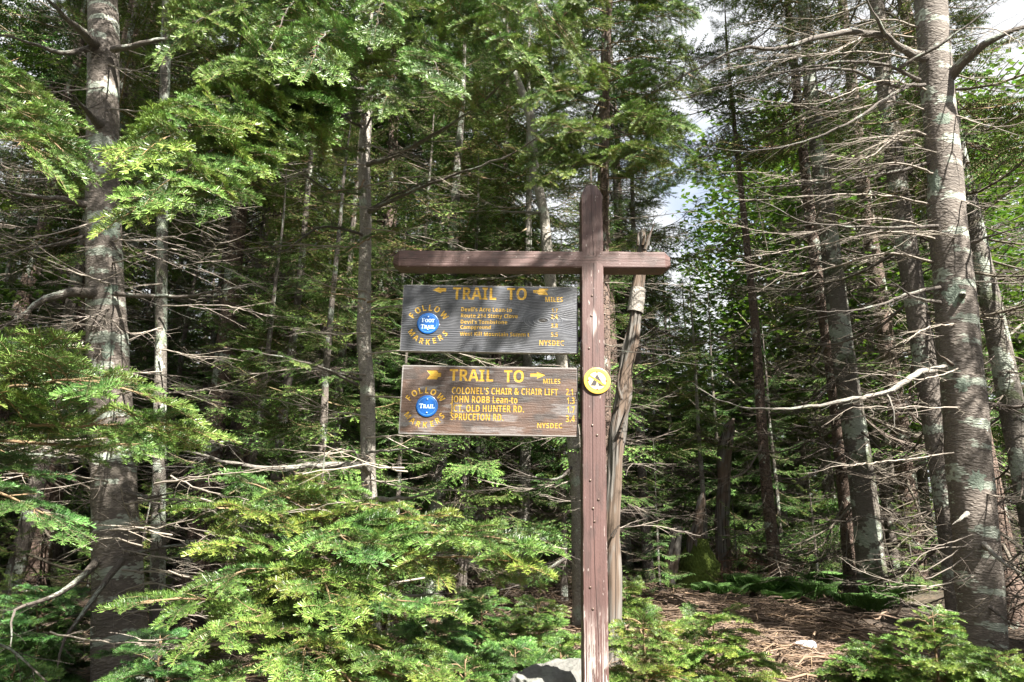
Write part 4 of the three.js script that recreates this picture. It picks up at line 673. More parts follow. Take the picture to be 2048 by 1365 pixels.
[[[728, -260, 3.9], [600, -340, 3.4], [480, -400, 3.0], [400, -420, 2.7]], [[728, -300, 3.9], [560, -380, 3.6], [420, -420, 3.4], [300, -440, 3.2]], [[728, -330, 4.0], [620, -460, 3.5], [540, -520, 3.2], [460, -560, 2.9]]].forEach((a, i) => B(slim, a, 0, { seed: 55 + i, r: 0.012, bare: 0.25, size: 1.0, gap: 0.12 }));  // unseen boughs above the picture, placed to shade the left trunk
TOPS.forEach(([a, s], i) => B(slim, a, 0, { seed: 60 + i, r: 0.011, mat: M.fir, bare: 0.36, size: s * 1.15, gap: 0.085, twigs: 10, tint: i > 11 ? [1.0, 1.05, 0.9] : [0.95, 1.02, 1.0], droop: 0.06 }));

/* ---------- thin fir behind the post with sunlit boughs over its top ---------- */
const thin = thing('balsam_fir', 'thin dark fir right behind the sign post with sunlit boughs above it', 'tree', stand(1212, 1180, 6.2));
trunkThrough(thin, [[1222, -60, 12], [1214, 120, 14], [1208, 330, 16], [1210, 600, 19], [1212, 900, 22], [1212, 1100, 26]], 6.2, { n: 90, sides: 14, seed: 55, mat: M.spruce, above: 2.5 });
for (let i = 0; i < 24; i++) { const rng = RNG(6900 + i), y = -90 + i * 19 + rng() * 12, s = i % 2 ? 1 : -1, l = 70 + rng() * 110, dz = 0.2 + rng() * 1.1; B(thin, [[1214, y, 6.15], [1214 + s * l * 0.5, y - 18 + rng() * 20, 6.15 - dz * 0.5], [1214 + s * l, y - 30 + rng() * 60, 6.15 - dz]], 0, { seed: 6930 + i, r: 0.008, bare: 0.22, size: 1.15, gap: 0.10, tint: [1.0, 1.0, 0.9], droop: 0.05 }); }
for (let i = 0; i < 12; i++) { const rng = RNG(7900 + i), y = 380 + i * 62, s = i % 2 ? 1 : -1, l = 60 + rng() * 140; L(thin, [[1211, y, 6.15], [1211 + s * l * 0.5, y - 15 + rng() * 30, 6.1 - rng() * 0.4], [1211 + s * l, y - 30 + rng() * 60, 6.0 - rng() * 0.6]], 0, { seed: 7930 + i, r: 0.006, twigs: 10, twigLen: 0.35, mat: M.twig }); }

/* ---------- fir whose stem stands outside the left edge ---------- */
const edge = thing('balsam_fir', 'fir at the left edge reaching in with bright flat sprays', 'tree', stand(-190, 1300, 2.35));
trunkThrough(edge, [[-215, -200, 44], [-205, 200, 56], [-195, 700, 66], [-190, 1200, 80]], 2.35, { n: 60, sides: 18, seed: 61, mat: M.fir, above: 2.5 });
[
  [[[-205, 80, 2.3], [-90, 150, 2.2], [10, 205, 2.1], [90, 260, 2.0], [140, 320, 1.95]], 0.75, 0.3], [[[-205, 120, 2.3], [-90, 190, 2.1], [0, 250, 2.0], [70, 300, 1.9], [110, 340, 1.9]], 0.7, 0.3], [[[-205, 60, 2.4], [-80, 120, 2.4], [20, 160, 2.3], [110, 220, 2.2]], 0.6, 0.35],
  [[[-200, 800, 2.3], [-60, 790, 2.1], [60, 770, 2.0], [180, 760, 1.9], [290, 790, 1.9]], 0.85, 0.35], [[[-200, 820, 2.3], [-40, 840, 2.2], [100, 850, 2.1], [230, 850, 2.05], [360, 850, 2.0]], 0.85, 0.35], [[[-200, 700, 2.3], [-80, 700, 2.1], [20, 705, 2.0], [110, 715, 1.95]], 0.5, 0.35], [[[-200, 830, 2.35], [-30, 880, 2.3], [120, 890, 2.3], [260, 890, 2.3], [330, 870, 2.2]], 0.7, 0.35],
  [[[-200, 950, 2.3], [-90, 960, 2.1], [10, 990, 1.95], [80, 1020, 1.9], [130, 1050, 1.9]], 0.6, 0.3], [[[-200, 900, 2.3], [-80, 920, 2.2], [30, 940, 2.1], [110, 950, 2.05]], 0.5, 0.35],
].forEach(([a, s, b], i) => B(edge, a, 0, { seed: 80 + i, r: 0.010, bare: b, size: s * 1.15, gap: 0.08, twigs: 9, twigLen: 0.22, tint: i > 6 ? [0.7, 0.95, 1.05] : [0.95, 1, 0.95], droop: -0.08 }));
L(edge, [[-200, 900, 2.5], [0, 905, 2.7], [150, 920, 2.8], [320, 935, 2.9]], 0, { seed: 95, r: 0.011, twigs: 26, twigLen: 0.3 });
L(edge, [[-200, 1280, 2.6], [0, 1290, 2.6], [60, 1330, 2.6], [110, 1380, 2.6]], 0, { seed: 96, r: 0.012, twigs: 12, twigLen: 0.3 });

/* ---------- fir whose bough hangs before the left trunk ---------- */
const hang = thing('balsam_fir', 'slender lichen grey fir first right of the left trunk', 'tree', stand(316, 1150, 5.3));
trunkThrough(hang, [[335, -60, 20], [326, 300, 23], [322, 600, 25], [318, 900, 28], [316, 1080, 32]], 5.3, { n: 120, sides: 18, seed: 71, mat: M.lichen, above: 3, rough: 0.12 });
for (let i = 0; i < 18; i++) { const rng = RNG(4900 + i), y = 260 + i * 44, s = i % 2 ? -1 : 1, l = 90 + rng() * 200; L(hang, [[324, y, 5.2], [324 + s * l * 0.5, y - 20 + rng() * 40, 5.2 - rng() * 0.5], [324 + s * l, y - 50 + rng() * 100, 5.1 - rng() * 0.9]], 0, { seed: 4930 + i, r: 0.007, twigs: 14, twigLen: 0.45, mat: M.twig }); }


/* ---------- young fir in front at the bottom ---------- */
const young = thing('young_fir', 'bushy young fir with sunlit yellow green sprays below the boards', 'tree', stand(640, 1500, 2.75));
{ const P = [[640, 1300, 20], [632, 1150, 16], [640, 1020, 12], [645, 955, 6]]; trunkThrough(young, P.reverse(), 2.75, { n: 40, sides: 10, seed: 72, mat: M.fir, above: 0.12, topR: 0.3 }); }
const YB = [
  [640, 1080, 780, 1040, 2.5, 920, 1035, 2.35, 1060, 1055, 2.25, 0.75], [640, 1100, 800, 1090, 2.5, 930, 1080, 2.3, 1040, 1095, 2.2, 0.7], [640, 1060, 740, 1020, 2.6, 820, 1000, 2.5, 890, 1040, 2.4, 0.6], [640, 1040, 600, 980, 2.6, 540, 945, 2.5, 470, 930, 2.45, 0.65],
  [640, 1050, 690, 990, 2.6, 740, 975, 2.5, 800, 985, 2.45, 0.55], [640, 1080, 560, 1000, 2.5, 480, 985, 2.35, 400, 985, 2.3, 0.65], [640, 1140, 560, 1110, 2.4, 500, 1105, 2.25, 440, 1130, 2.2, 0.65], [640, 1180, 520, 1165, 2.4, 390, 1165, 2.2, 250, 1180, 2.1, 0.6],
  [640, 1200, 560, 1190, 2.3, 480, 1210, 2.1, 400, 1245, 2.05, 0.65], [640, 1150, 720, 1150, 2.35, 800, 1165, 2.2, 870, 1180, 2.15, 0.7], [640, 1130, 640, 1110, 2.3, 650, 1130, 2.1, 660, 1170, 2.0, 0.75], [640, 1230, 700, 1250, 2.3, 790, 1275, 2.15, 880, 1310, 2.1, 0.65],
  [640, 1250, 580, 1270, 2.3, 520, 1290, 2.15, 450, 1320, 2.1, 0.65], [640, 1200, 620, 1230, 2.2, 610, 1270, 2.0, 600, 1320, 1.95, 0.7], [640, 1260, 680, 1310, 2.2, 720, 1340, 2.05, 760, 1375, 2.0, 0.7], [640, 1060, 660, 1030, 2.4, 690, 1040, 2.2, 720, 1075, 2.1, 0.7], [640, 1020, 620, 980, 2.7, 570, 960, 2.65, 610, 930, 2.6, 0.55], [640, 1100, 540, 1060, 2.45, 480, 1050, 2.3, 430, 1060, 2.25, 0.6], [640, 1000, 650, 960, 2.7, 670, 940, 2.6, 700, 950, 2.6, 0.5], [640, 1290, 740, 1300, 2.4, 860, 1340, 2.3, 960, 1370, 2.25, 0.55],
];
YB.forEach((b, i) => B(young, [[b[0], b[1] + 30, 2.75], [b[2], b[3] + 30, b[4]], [b[5], b[6] + 35, b[7]], [b[8], b[9] + 30, b[10]]], 0, { seed: 130 + i, r: 0.008, bare: 0.28, size: b[11] * 1.15, gap: 0.07, twigs: 5, twigLen: 0.2, tint: i % 3 ? [1.1, 1.05, 0.9] : [0.85, 1.0, 1.0], droop: 0.06 }));

for (let i = 0; i < 16; i++) { const rng = RNG(5900 + i), x = 180 + rng() * 720, y = 900 + rng() * 420, s = rng() < 0.5 ? -1 : 1, l = 110 + rng() * 190, z = 2.75 - rng() * 0.5; L(young, [[x - s * l * 0.5, y + 30 - rng() * 70, z + 0.25], [x, y, z], [x + s * l * 0.5, y - 50 + rng() * 120, z - 0.2]], 0, { seed: 5930 + i, r: 0.0042, twigs: 8, twigLen: 0.16, mat: M.twig, twigR: 0.0022, sub: 3, jit: 1 }); }
/* ---------- low firs right of the post ---------- */
function smallFir(label, px, pyTop, Z, h, rad, seed, tint, n = 18) {
  const base = stand(px, 1300, Z), t = thing('fir_sapling', label, 'young tree', base, null), top = pick(px, pyTop, Z), rng = RNG(seed), H = Math.max(0.2, top.y - base.y);
  const pts = [v3(0, -0.1, 0), v3(0.01, H * 0.5, 0.01), v3(top.x - base.x, H, 0)]; part('trunk', trunkGeo(pts, [0.012, 0.008, 0.003], { n: 14, sides: 7, seed, mat: M.fir }), M.shoot, t);
  for (let i = 0; i < n; i++) { const s = (i + 0.4) / n, y = lerp(Math.max(0.06, H - h), H * 0.97, s), az = i * 2.4 + rng() * 0.6, l = rad * (1 - 0.75 * s) * (0.75 + rng() * 0.4), el = lerp(0.0, 0.6, s); const p = base.clone().add(v3(0, y, 0)), d = v3(Math.cos(az), Math.sin(el), Math.sin(az)); bough(t, [p, p.clone().addScaledVector(d, l * 0.5), p.clone().addScaledVector(d, l).add(v3(0, -0.03, 0))], { seed: seed * 31 + i, r: 0.004, bare: 0.12, size: Math.min(0.9, 0.45 + l * 1.0), gap: 0.06, tint, droop: 0.02, skip: 0.1 }); }
  flushSprays(t); return t;
}
smallFir('low bright fir sapling hard against the right side of the post', 1285, 1235, 3.3, 0.5, 0.30, 201, [1.25, 1.15, 0.95]);
smallFir('broad low fir sapling left of the bare twig bed', 1425, 1225, 3.6, 0.5, 0.34, 202, [1.15, 1.15, 0.95], 17);
smallFir('low fir sapling at the foot of the right trunk', 1865, 1225, 4.2, 0.6, 0.36, 203, [1.1, 1.15, 0.9], 14);
smallFir('tiny fir sapling left of the sign post foot', 1120, 1290, 3.4, 0.3, 0.17, 204, [0.9, 1.1, 1.0], 10);
smallFir('fir sapling in the bottom right corner', 1990, 1310, 3.9, 0.5, 0.3, 205, [1.1, 1.1, 0.9], 14);
smallFir('small shaded fir sapling left of the twig bed swell', 1745, 1290, 4.5, 0.35, 0.3, 206, [0.8, 0.95, 0.8], 14);
smallFir('dim fir sapling under the lower board', 870, 1240, 3.6, 0.6, 0.4, 207, [0.75, 0.95, 1.0], 16);
smallFir('small dark green fir sapling left of the pale dead trunk', 1030, 1300, 3.9, 0.35, 0.35, 208, [0.8, 1.0, 1.0], 14);
smallFir('dark fir sapling between the left trunk and the young fir', 320, 1270, 3.9, 0.4, 0.35, 209, [0.6, 0.85, 0.9], 14);
smallFir('shaded fir sapling left of the left trunk', 70, 1180, 4.6, 0.7, 0.5, 210, [0.6, 0.85, 0.85], 18);
smallFir('small fir sapling in the bottom left corner under the limbs', 30, 1330, 3.4, 0.4, 0.3, 211, [0.7, 0.9, 0.8], 12);
smallFir('fir sapling at the foot of the slim fir', 790, 1270, 4.4, 0.4, 0.35, 212, [0.9, 1.0, 0.9], 14);
smallFir('low green fir sapling in the brown litter left of the post', 1075, 1210, 5.2, 0.5, 0.4, 213, [0.9, 1.0, 0.9], 16);
smallFir('fir sapling on the litter below the lower board', 960, 1190, 5.6, 0.6, 0.45, 214, [0.8, 1.0, 0.95], 16);
smallFir('low bushy fir sapling at the lower right of the young fir', 930, 1320, 3.3, 0.35, 0.35, 215, [0.85, 1.0, 1.0], 16);
smallFir('small fir sapling between the post and the twig bed', 1250, 1175, 6.6, 0.5, 0.4, 216, [1.0, 1.05, 0.9], 14);
[slim, thin, edge, young].forEach((t) => flushSprays(t));
/* ---------- dead trunks behind the sign ---------- */
const paleT = thing('dead_tree', 'thin pale kinked dead trunk behind the boards', 'tree', stand(1158, 1250, 6.6));
trunkThrough(paleT, [[1030, 150, 14], [1050, 200, 17], [1064, 250, 20], [1066, 320, 20], [1076, 370, 20], [1088, 430, 20], [1096, 520, 23], [1108, 620, 24], [1128, 740, 26], [1148, 880, 28], [1155, 980, 29], [1158, 1080, 30], [1160, 1180, 31]], 6.6, { n: 140, sides: 16, seed: 81, mat: M.pale, rough: 0.14, fine: 0.06, above: 0.6, topR: 0.8, flare: [0.5, 0.5, 4] });
L(paleT, [[1085, 425, 6.6], [1040, 425, 6.4], [980, 422, 6.3], [900, 425, 6.2]], 0, { seed: 82, r: 0.016, twigs: 12, twigLen: 0.4, mat: M.pale });
L(paleT, [[1150, 930, 6.6], [1110, 960, 6.4], [1050, 950, 6.3], [1000, 925, 6.2]], 0, { seed: 83, r: 0.018, twigs: 12, twigLen: 0.5 });
L(paleT, [[1155, 1105, 6.6], [1110, 1130, 6.4], [1060, 1165, 6.3], [1000, 1180, 6.2]], 0, { seed: 84, r: 0.022, twigs: 12, twigLen: 0.5 });
for (let i = 0; i < 12; i++) { const rng = RNG(3900 + i), y = 330 + i * 70, s = i % 2 ? -1 : 1, l = 60 + rng() * 160, x0 = lerp(1066, 1158, clamp((y - 330) / 650, 0, 1)); L(paleT, [[x0, y, 6.6], [x0 + s * l * 0.5, y - 10 + rng() * 30, 6.6 - rng() * 0.5], [x0 + s * l, y - 30 + rng() * 60, 6.5 - rng() * 0.9]], 0, { seed: 3930 + i, r: 0.007, twigs: 10, twigLen: 0.45, mat: M.twig }); }

const snag = thing('dead_snag', 'leaning broken snag of shredded brown wood right behind the post', 'dead tree', stand(1222, 1200, 5.4));
trunkThrough(snag, [[1284, 470, 13], [1283, 520, 20], [1274, 585, 22], [1270, 640, 20], [1262, 690, 26], [1252, 740, 23], [1246, 800, 31], [1234, 870, 35], [1230, 950, 27], [1226, 1060, 32], [1224, 1160, 40]], 5.4, { n: 160, sides: 30, seed: 91, mat: M.snag, rough: 0.34, fine: 0.34, fibre: 2.2, above: 0.06, topR: 0.3 });
{ // jagged top, a grey sleeve of bark, splinters
  const inv = snag.matrixWorld.clone().invert(), rng = RNG(92);
  for (let i = 0; i < 7; i++) { const mb = new MB(), x = 1276 + i * 3.2, a = pick(x, 492, 5.4 - 0.05 + (i % 3) * 0.05).applyMatrix4(inv), b = pick(x - 3 + rng() * 8, 440 + rng() * 34, 5.4 + (i % 3 - 1) * 0.03).applyMatrix4(inv); mb.col = i % 2 ? [0.9, 0.75, 0.6] : [1.1, 1.1, 1.1]; mb.tube([a, a.clone().lerp(b, 0.6), b], [0.016, 0.011, 0.002], 5, 0, false); part('splinter', mb.build(), M.snag, snag); }
  const a = pick(1277, 578, 5.4).applyMatrix4(inv), b = pick(1270, 626, 5.4).applyMatrix4(inv), pts = [a, a.clone().lerp(b, 0.33), a.clone().lerp(b, 0.66), b].reverse();
  part('bark_sleeve', trunkGeo(pts, [0.068, 0.066, 0.064, 0.058], { n: 24, sides: 24, seed: 93, rough: 0.12, fine: 0.06 }), M.pale, snag).userData.label = 'grey sleeve of bark left on the snag';
  for (const q of [[[1290, 500], [1300, 470], [1310, 445]], [[1243, 800], [1236, 770], [1240, 735]], [[1224, 1075], [1232, 1060], [1240, 1050]], [[1240, 865], [1252, 830], [1262, 800]]]) { const mb = new MB(); mb.tube(resample(path(q, 5.3), 6).map((p) => p.applyMatrix4(inv)), [0.016, 0.014, 0.012, 0.009, 0.006, 0.003], 6); part('splinter', mb.build(), M.snag, snag); }
}
L(snag, [[1262, 760, 5.4], [1310, 730, 5.2], [1350, 715, 5.0], [1200, 700, 4.9]], 0, { seed: 94, r: 0.008, twigs: 14, twigLen: 0.4 });
L(snag, [[1265, 700, 5.4], [1300, 680, 5.2], [1330, 640, 5.1]], 0, { seed: 95, r: 0.007, twigs: 12, twigLen: 0.3 });

function stump(name, label, px, Z, list, mat, seed, moss) {
  const t = thing(name, label, 'stump', stand(px, 1150, Z)), inv = t.matrixWorld.clone().invert(), P = list.map(([x, y]) => pick(x, y, Z)), R = list.map(([x, y, w], i) => w / 2 * mpp(P[i])), g = t.position.y - 0.1, low = P[P.length - 1].clone(); low.y = g;
  part('trunk', trunkGeo([low, ...P.reverse()].map((p) => p.clone().applyMatrix4(inv)), [R[R.length - 1] * 1.2, ...R.reverse()], { n: 50, sides: 18, seed, rough: 0.35, fine: 0.3, fibre: 3 }), mat, t);
  if (moss) part('moss', trunkGeo([low.clone(), low.clone().add(v3(0.02, moss * 0.5, 0)), low.clone().add(v3(0.03, moss, 0))].map((p) => p.applyMatrix4(inv).setZ(0)), [R[0] * 0 + 0.34, 0.23, 0.12], { n: 30, sides: 22, seed: seed + 1, rough: 0.35, fine: 0.25 }), M.moss, t);
  return t;
}
M.moss = (() => { const t = makeTex(256, 256, (u, v) => { const a = tf(u, v, 40, 40, 3, 141), b = tf(u, v, 5, 5, 3, 145); return [...mixc([0.045, 0.075, 0.012], [0.13, 0.17, 0.025], a * 0.6 + b * 0.4), a]; }); return new THREE.MeshStandardMaterial({ name: 'moss', ...t, bumpScale: 0.03, roughness: 1, vertexColors: true }); })();
M.lichenPatch = (() => { const t = makeTex(128, 128, (u, v) => { const a = tf(u, v, 14, 14, 3, 151); return [...mixc([0.10, 0.13, 0.10], [0.22, 0.26, 0.215], a), a]; }); return new THREE.MeshStandardMaterial({ name: 'lichen', ...t, bumpScale: 0.006, roughness: 0.95, side: THREE.DoubleSide }); })();
[[big2, 1888, 236, 40, 28], [big2, 1868, 362, 26, 60], [big2, 1908, 592, 44, 50], [big2, 1955, 960, 32, 44], [big2, 1925, 770, 26, 34], [big1, 222, 455, 44, 44], [big1, 206, 300, 34, 34], [big1, 190, 455, 20, 60], [big1, 225, 580, 30, 26], [big1, 215, 700, 26, 40]].forEach(([t, x, y, w, h], i) => lichenPatch(t, x, y, w, h, 40 + i));
stump('mossy_stump', 'broken stump with a jagged orange top and bright moss', 1393, 9.2, [[1405, 985, 6], [1402, 1005, 16], [1398, 1040, 24], [1392, 1090, 36]], M.snag, 161, 0.75);
stump('dead_snag', 'short rotten red brown snag with splintered top', 1452, 9.6, [[1468, 838, 5], [1458, 860, 20], [1450, 900, 26], [1448, 960, 22], [1444, 1040, 24]], M.snag, 163, 0);
{ const mb = new MB(), a = pick(1335, 1150, 9), b = pick(1356, 1055, 9); a.y -= 0.1; const m = new THREE.Matrix4(); mb.tube([a, a.clone().lerp(b, 0.5), b], [0.10, 0.095, 0.07], 8); whole('broken_log', mb.build(), M.snag, 'short brown log leaning beside the mossy stump', 'log'); }

/* ---------- forest prototypes ---------- */
const proto = {
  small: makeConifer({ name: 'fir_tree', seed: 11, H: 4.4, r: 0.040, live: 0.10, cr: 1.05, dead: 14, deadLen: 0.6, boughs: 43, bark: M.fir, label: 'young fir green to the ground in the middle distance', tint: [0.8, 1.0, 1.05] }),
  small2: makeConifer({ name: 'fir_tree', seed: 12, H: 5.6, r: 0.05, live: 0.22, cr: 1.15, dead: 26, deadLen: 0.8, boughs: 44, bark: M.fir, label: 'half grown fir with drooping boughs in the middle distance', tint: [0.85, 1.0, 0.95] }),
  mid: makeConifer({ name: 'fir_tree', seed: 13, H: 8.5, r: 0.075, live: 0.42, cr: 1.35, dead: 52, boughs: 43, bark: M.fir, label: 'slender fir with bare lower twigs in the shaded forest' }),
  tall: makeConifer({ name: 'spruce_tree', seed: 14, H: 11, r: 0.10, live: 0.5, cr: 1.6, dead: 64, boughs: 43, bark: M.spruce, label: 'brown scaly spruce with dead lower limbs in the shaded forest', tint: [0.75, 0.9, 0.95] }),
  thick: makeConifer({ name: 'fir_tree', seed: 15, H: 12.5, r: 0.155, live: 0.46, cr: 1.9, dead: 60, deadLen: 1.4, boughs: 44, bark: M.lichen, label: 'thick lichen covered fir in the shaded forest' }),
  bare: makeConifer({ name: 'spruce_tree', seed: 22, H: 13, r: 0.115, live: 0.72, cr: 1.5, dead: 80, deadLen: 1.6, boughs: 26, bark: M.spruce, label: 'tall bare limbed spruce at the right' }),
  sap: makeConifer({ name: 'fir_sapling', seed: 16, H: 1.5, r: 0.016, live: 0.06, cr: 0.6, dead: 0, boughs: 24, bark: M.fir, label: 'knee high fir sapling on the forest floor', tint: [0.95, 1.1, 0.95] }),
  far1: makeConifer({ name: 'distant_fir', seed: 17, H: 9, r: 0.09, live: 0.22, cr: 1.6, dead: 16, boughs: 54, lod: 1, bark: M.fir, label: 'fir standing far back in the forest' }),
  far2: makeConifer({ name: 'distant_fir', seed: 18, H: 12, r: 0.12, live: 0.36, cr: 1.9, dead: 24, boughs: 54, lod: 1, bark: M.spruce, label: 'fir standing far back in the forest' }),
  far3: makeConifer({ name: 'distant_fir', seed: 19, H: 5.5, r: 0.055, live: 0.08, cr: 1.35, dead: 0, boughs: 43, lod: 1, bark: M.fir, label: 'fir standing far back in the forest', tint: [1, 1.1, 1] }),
  leaf1: makeBroadleaf({ name: 'broadleaf_tree', seed: 20, H: 7.5, r: 0.08, limbs: 22, leaves: 190, cr: 2.4, col: [0.10, 0.19, 0.022], label: 'yellow green broad leaved tree glowing behind the firs' }),
  leaf2: makeBroadleaf({ name: 'broadleaf_bush', seed: 21, H: 3.6, r: 0.04, limbs: 16, leaves: 170, cr: 1.5, from: 0.1, col: [0.085, 0.18, 0.03], label: 'light green broad leaved bush among the firs' }),
};
const placed = [], crowd = [];
function plant(kind, x, z, s, label, group, bark) {
  const p = proto[kind], pos = v3(x, groundY(x, z), z), rot = hash3(Math.round(x * 50), Math.round(z * 50), 7, 5) * 6.28; placed.push([x, z]);
  const c = copyOf(p, pos, rot, s, label, group ?? null); if (bark) c.children[0].material = bark; c.traverse((o) => { o.castShadow = o.receiveShadow = true; }); if (!label) crowd.push([kind, c]); return c;
}
const plantPx = (kind, px, Z, s, label, bark) => { const p = pick(px, 950, Z); return plant(kind, p.x, p.z, s, label, null, bark); };
/* trunks the photograph lets one point to */
[
  ['thick', 418, 7.6, 0.85, 'dark thick fir second right of the left trunk', M.spruce], ['mid', 60, 6.6, 1.0, 'fir left of the big left trunk with crossing dead twigs'], ['tall', -20, 8.0, 1.1, 'spruce at the left edge behind dead twigs'],
  ['mid', 560, 7.4, 0.85, 'thin dark fir left of the slim fir'], ['mid', 655, 8.6, 0.9, 'thin fir close behind and left of the slim fir'], ['thick', 876, 7.2, 0.62, 'pale lichened fir behind the left half of the boards', M.lichen], ['tall', 980, 9.2, 0.9, 'spruce behind the middle of the crossbeam'], ['mid', 1045, 8.0, 0.95, 'fir just left of the pale dead trunk', M.pale],
  ['tall', 1212, 9.0, 1.25, 'dark spruce standing behind the sign post top'], ['mid', 1292, 10.2, 1.05, 'thin straight grey fir right of the post foot', M.fir], ['mid', 1250, 11.5, 1.2, 'mossy fir behind the leaning snag', M.lichen], ['bare', 1538, 9.0, 0.72, 'narrow red brown spruce in the middle of the right half'], ['thick', 1718, 8.2, 1.02, 'thick trunk crusted with pale lichen left of the right trunk', M.lichen], ['bare', 1682, 8.6, 0.95, 'dark twin beside the lichen crusted trunk', M.spruce],
  ['bare', 1803, 10, 1.25, 'dark spruce seen between the lichened and the right trunk'], ['bare', 1880, 6.6, 1.1, 'fir half hidden behind the right trunk', M.fir], ['bare', 1985, 7.0, 1.05, 'dark spruce right of the right trunk top'], ['thick', 2052, 6.2, 0.8, 'dark lichened fir at the right edge', M.lichen], ['mid', 1606, 12, 0.7, 'thin dark fir right of the red brown spruce'], ['mid', 1652, 11, 0.75, 'thin dark fir left of the lichen crusted trunk'], ['mid', 1396, 9.8, 0.55, 'whip thin pale fir left of the rotten snag', M.pale],
  ['small', 1440, 11.5, 1.1, 'bluish green young fir right of the crossbeam'], ['small2', 1345, 13, 1.15, 'bright young fir beyond the crossbeam end'], ['small', 1600, 12.5, 1.15, 'sunlit young fir behind the red brown spruce'], ['small2', 1500, 15, 1.2, 'young fir deep in the right half behind the bluish fir'],
  ['small', 1125, 7.6, 0.95, 'young fir behind the upper board and the post'], ['small2', 930, 7.0, 0.9, 'young fir behind the boards'], ['small', 800, 6.4, 0.75, 'young fir close behind the slim fir'], ['small2', 500, 6.2, 0.8, 'young fir behind the drooping bough'], ['small', 1310, 7.8, 0.40, 'low fir left of the thin straight grey fir'], ['small2', 1190, 7.6, 1.05, 'fir with green boughs above the post top'], ['small2', 640, 5.6, 0.85, 'fir behind the slim fir with dark green boughs'],
].forEach(([k, px, Z, s, label, bark]) => plantPx(k, px, Z, s, label, bark));
/* unnamed crowd behind them */
{
  const rng = RNG(77); const far = (x, z, d) => placed.every(([a, b]) => Math.hypot(a - x, b - z) > d); let n = 0;
  const gap = (x, Z) => { const q = x / Z; return q > 0.17 && q < 0.36; };
  for (let i = 0; i < 400 && n < 34; i++) { const Z = 9.5 + rng() * 15, x = Z * (0.15 + rng() * 0.25), k = Z > 15 ? (rng() < 0.5 ? 'far1' : 'far3') : rng() < 0.5 ? 'small2' : 'small', H = { far1: 9, far3: 5.5, small2: 5.6, small: 4.4 }[k]; if (!far(x, -Z, 0.9)) continue; plant(k, x, -Z, Math.min((0.44 * Z + 0.5) / H, 1.5) * (0.72 + rng() * 0.3), null, { far1: 'firs far back in the forest', far3: 'firs far back in the forest', small: 'young firs green to the ground', small2: 'half grown firs in the middle distance' }[k]); n++; }
  n = 0;
  for (let i = 0; i < 900 && n < 104; i++) {
    const Z = 7 + Math.pow(rng(), 0.8) * 11, x = (rng() * 2 - 1) * Z * 0.86; if (!far(x, -Z, 0.75)) continue; if (x > 0.3 && x < 3.2 && Z < 9) continue;
    if (x / Z > 0.30 && rng() < 0.92) continue;
    const r = rng(); let k = r < 0.16 ? 'mid' : r < 0.3 ? 'tall' : r < 0.36 ? 'thick' : r < 0.7 ? 'small2' : 'small'; if (gap(x, Z)) continue;
    plant(k, x, -Z, (r > 0.36 ? 1.0 : 1.1) + rng() * 0.45, null, { mid: 'slender firs in the shaded forest', tall: 'scaly spruces in the shaded forest', thick: 'thick lichened firs in the shaded forest', small: 'young firs green to the ground', small2: 'half grown firs in the middle distance' }[k]); n++;
  }
  n = 0;
  for (let i = 0; i < 1500 && n < 90; i++) {
    const Z = 14 + rng() * 18, x = (rng() * 2 - 1) * Z * 0.9; if (!far(x, -Z, 1.1)) continue; const r = rng(), g = gap(x, Z); if ((x / Z > 0.36 && Z < 22) || g) continue;
    plant(g || r < 0.35 ? 'far3' : r < 0.7 ? 'far1' : 'far2', x, -Z, (g ? 0.7 : 0.85) + rng() * 0.4, null, 'firs far back in the forest'); n++;
  }
  for (const [px, Z, k, s] of [[1500, 15, 'leaf1', 0.8], [1640, 12.5, 'leaf1', 0.95], [1760, 11.5, 'leaf1', 0.9], [1830, 13, 'leaf1', 1.0], [1950, 10.5, 'leaf1', 0.9], [1690, 14, 'leaf1', 1.0], [1900, 12, 'leaf1', 0.95], [1600, 16, 'leaf1', 1.2], [2080, 12, 'leaf1', 1.0], [1790, 17, 'leaf1', 1.3], [1560, 12, 'leaf1', 0.75], [2030, 16, 'leaf1', 1.1], [1720, 20, 'leaf1', 1.3], [300, 15, 'leaf1', 1.4], [620, 16, 'leaf1', 1.3], [470, 14, 'leaf2', 1.2], [1200, 16, 'leaf1', 0.72], [1380, 19, 'leaf1', 0.8], [60, 18, 'leaf1', 1.3], [900, 18, 'leaf1', 1.3]]) { const p = pick(px, 900, Z); plant(k, p.x, p.z, px > 1380 && k === 'leaf1' ? s * 1.5 : s, null, k === 'leaf1' ? 'broad leaved trees behind the firs' : null); }
  for (const [px, Z, label] of [[1580, 11, 'light green bush behind the twig bed'], [1660, 9.6, 'light green bush left of the lichen crusted trunk'], [1360, 10.5, 'light green bush near the mossy stump']]) { const p = pick(px, 900, Z); plant('leaf2', p.x, p.z, 0.42, label, null); }
  n = 0;
  for (let i = 0; i < 600 && n < 46; i++) { const Z = 5 + rng() * 10, x = (rng() * 2 - 1) * Z * 0.85; if (!far(x, -Z, 0.45) || (x > 0.3 && x < 3.7 && Z < 9) || Math.hypot(x - 3.2, Z - 4.9) < 0.6) continue; plant('sap', x, -Z, 0.4 + rng() * 0.7, null, 'small firs on the forest floor'); n++; }
}
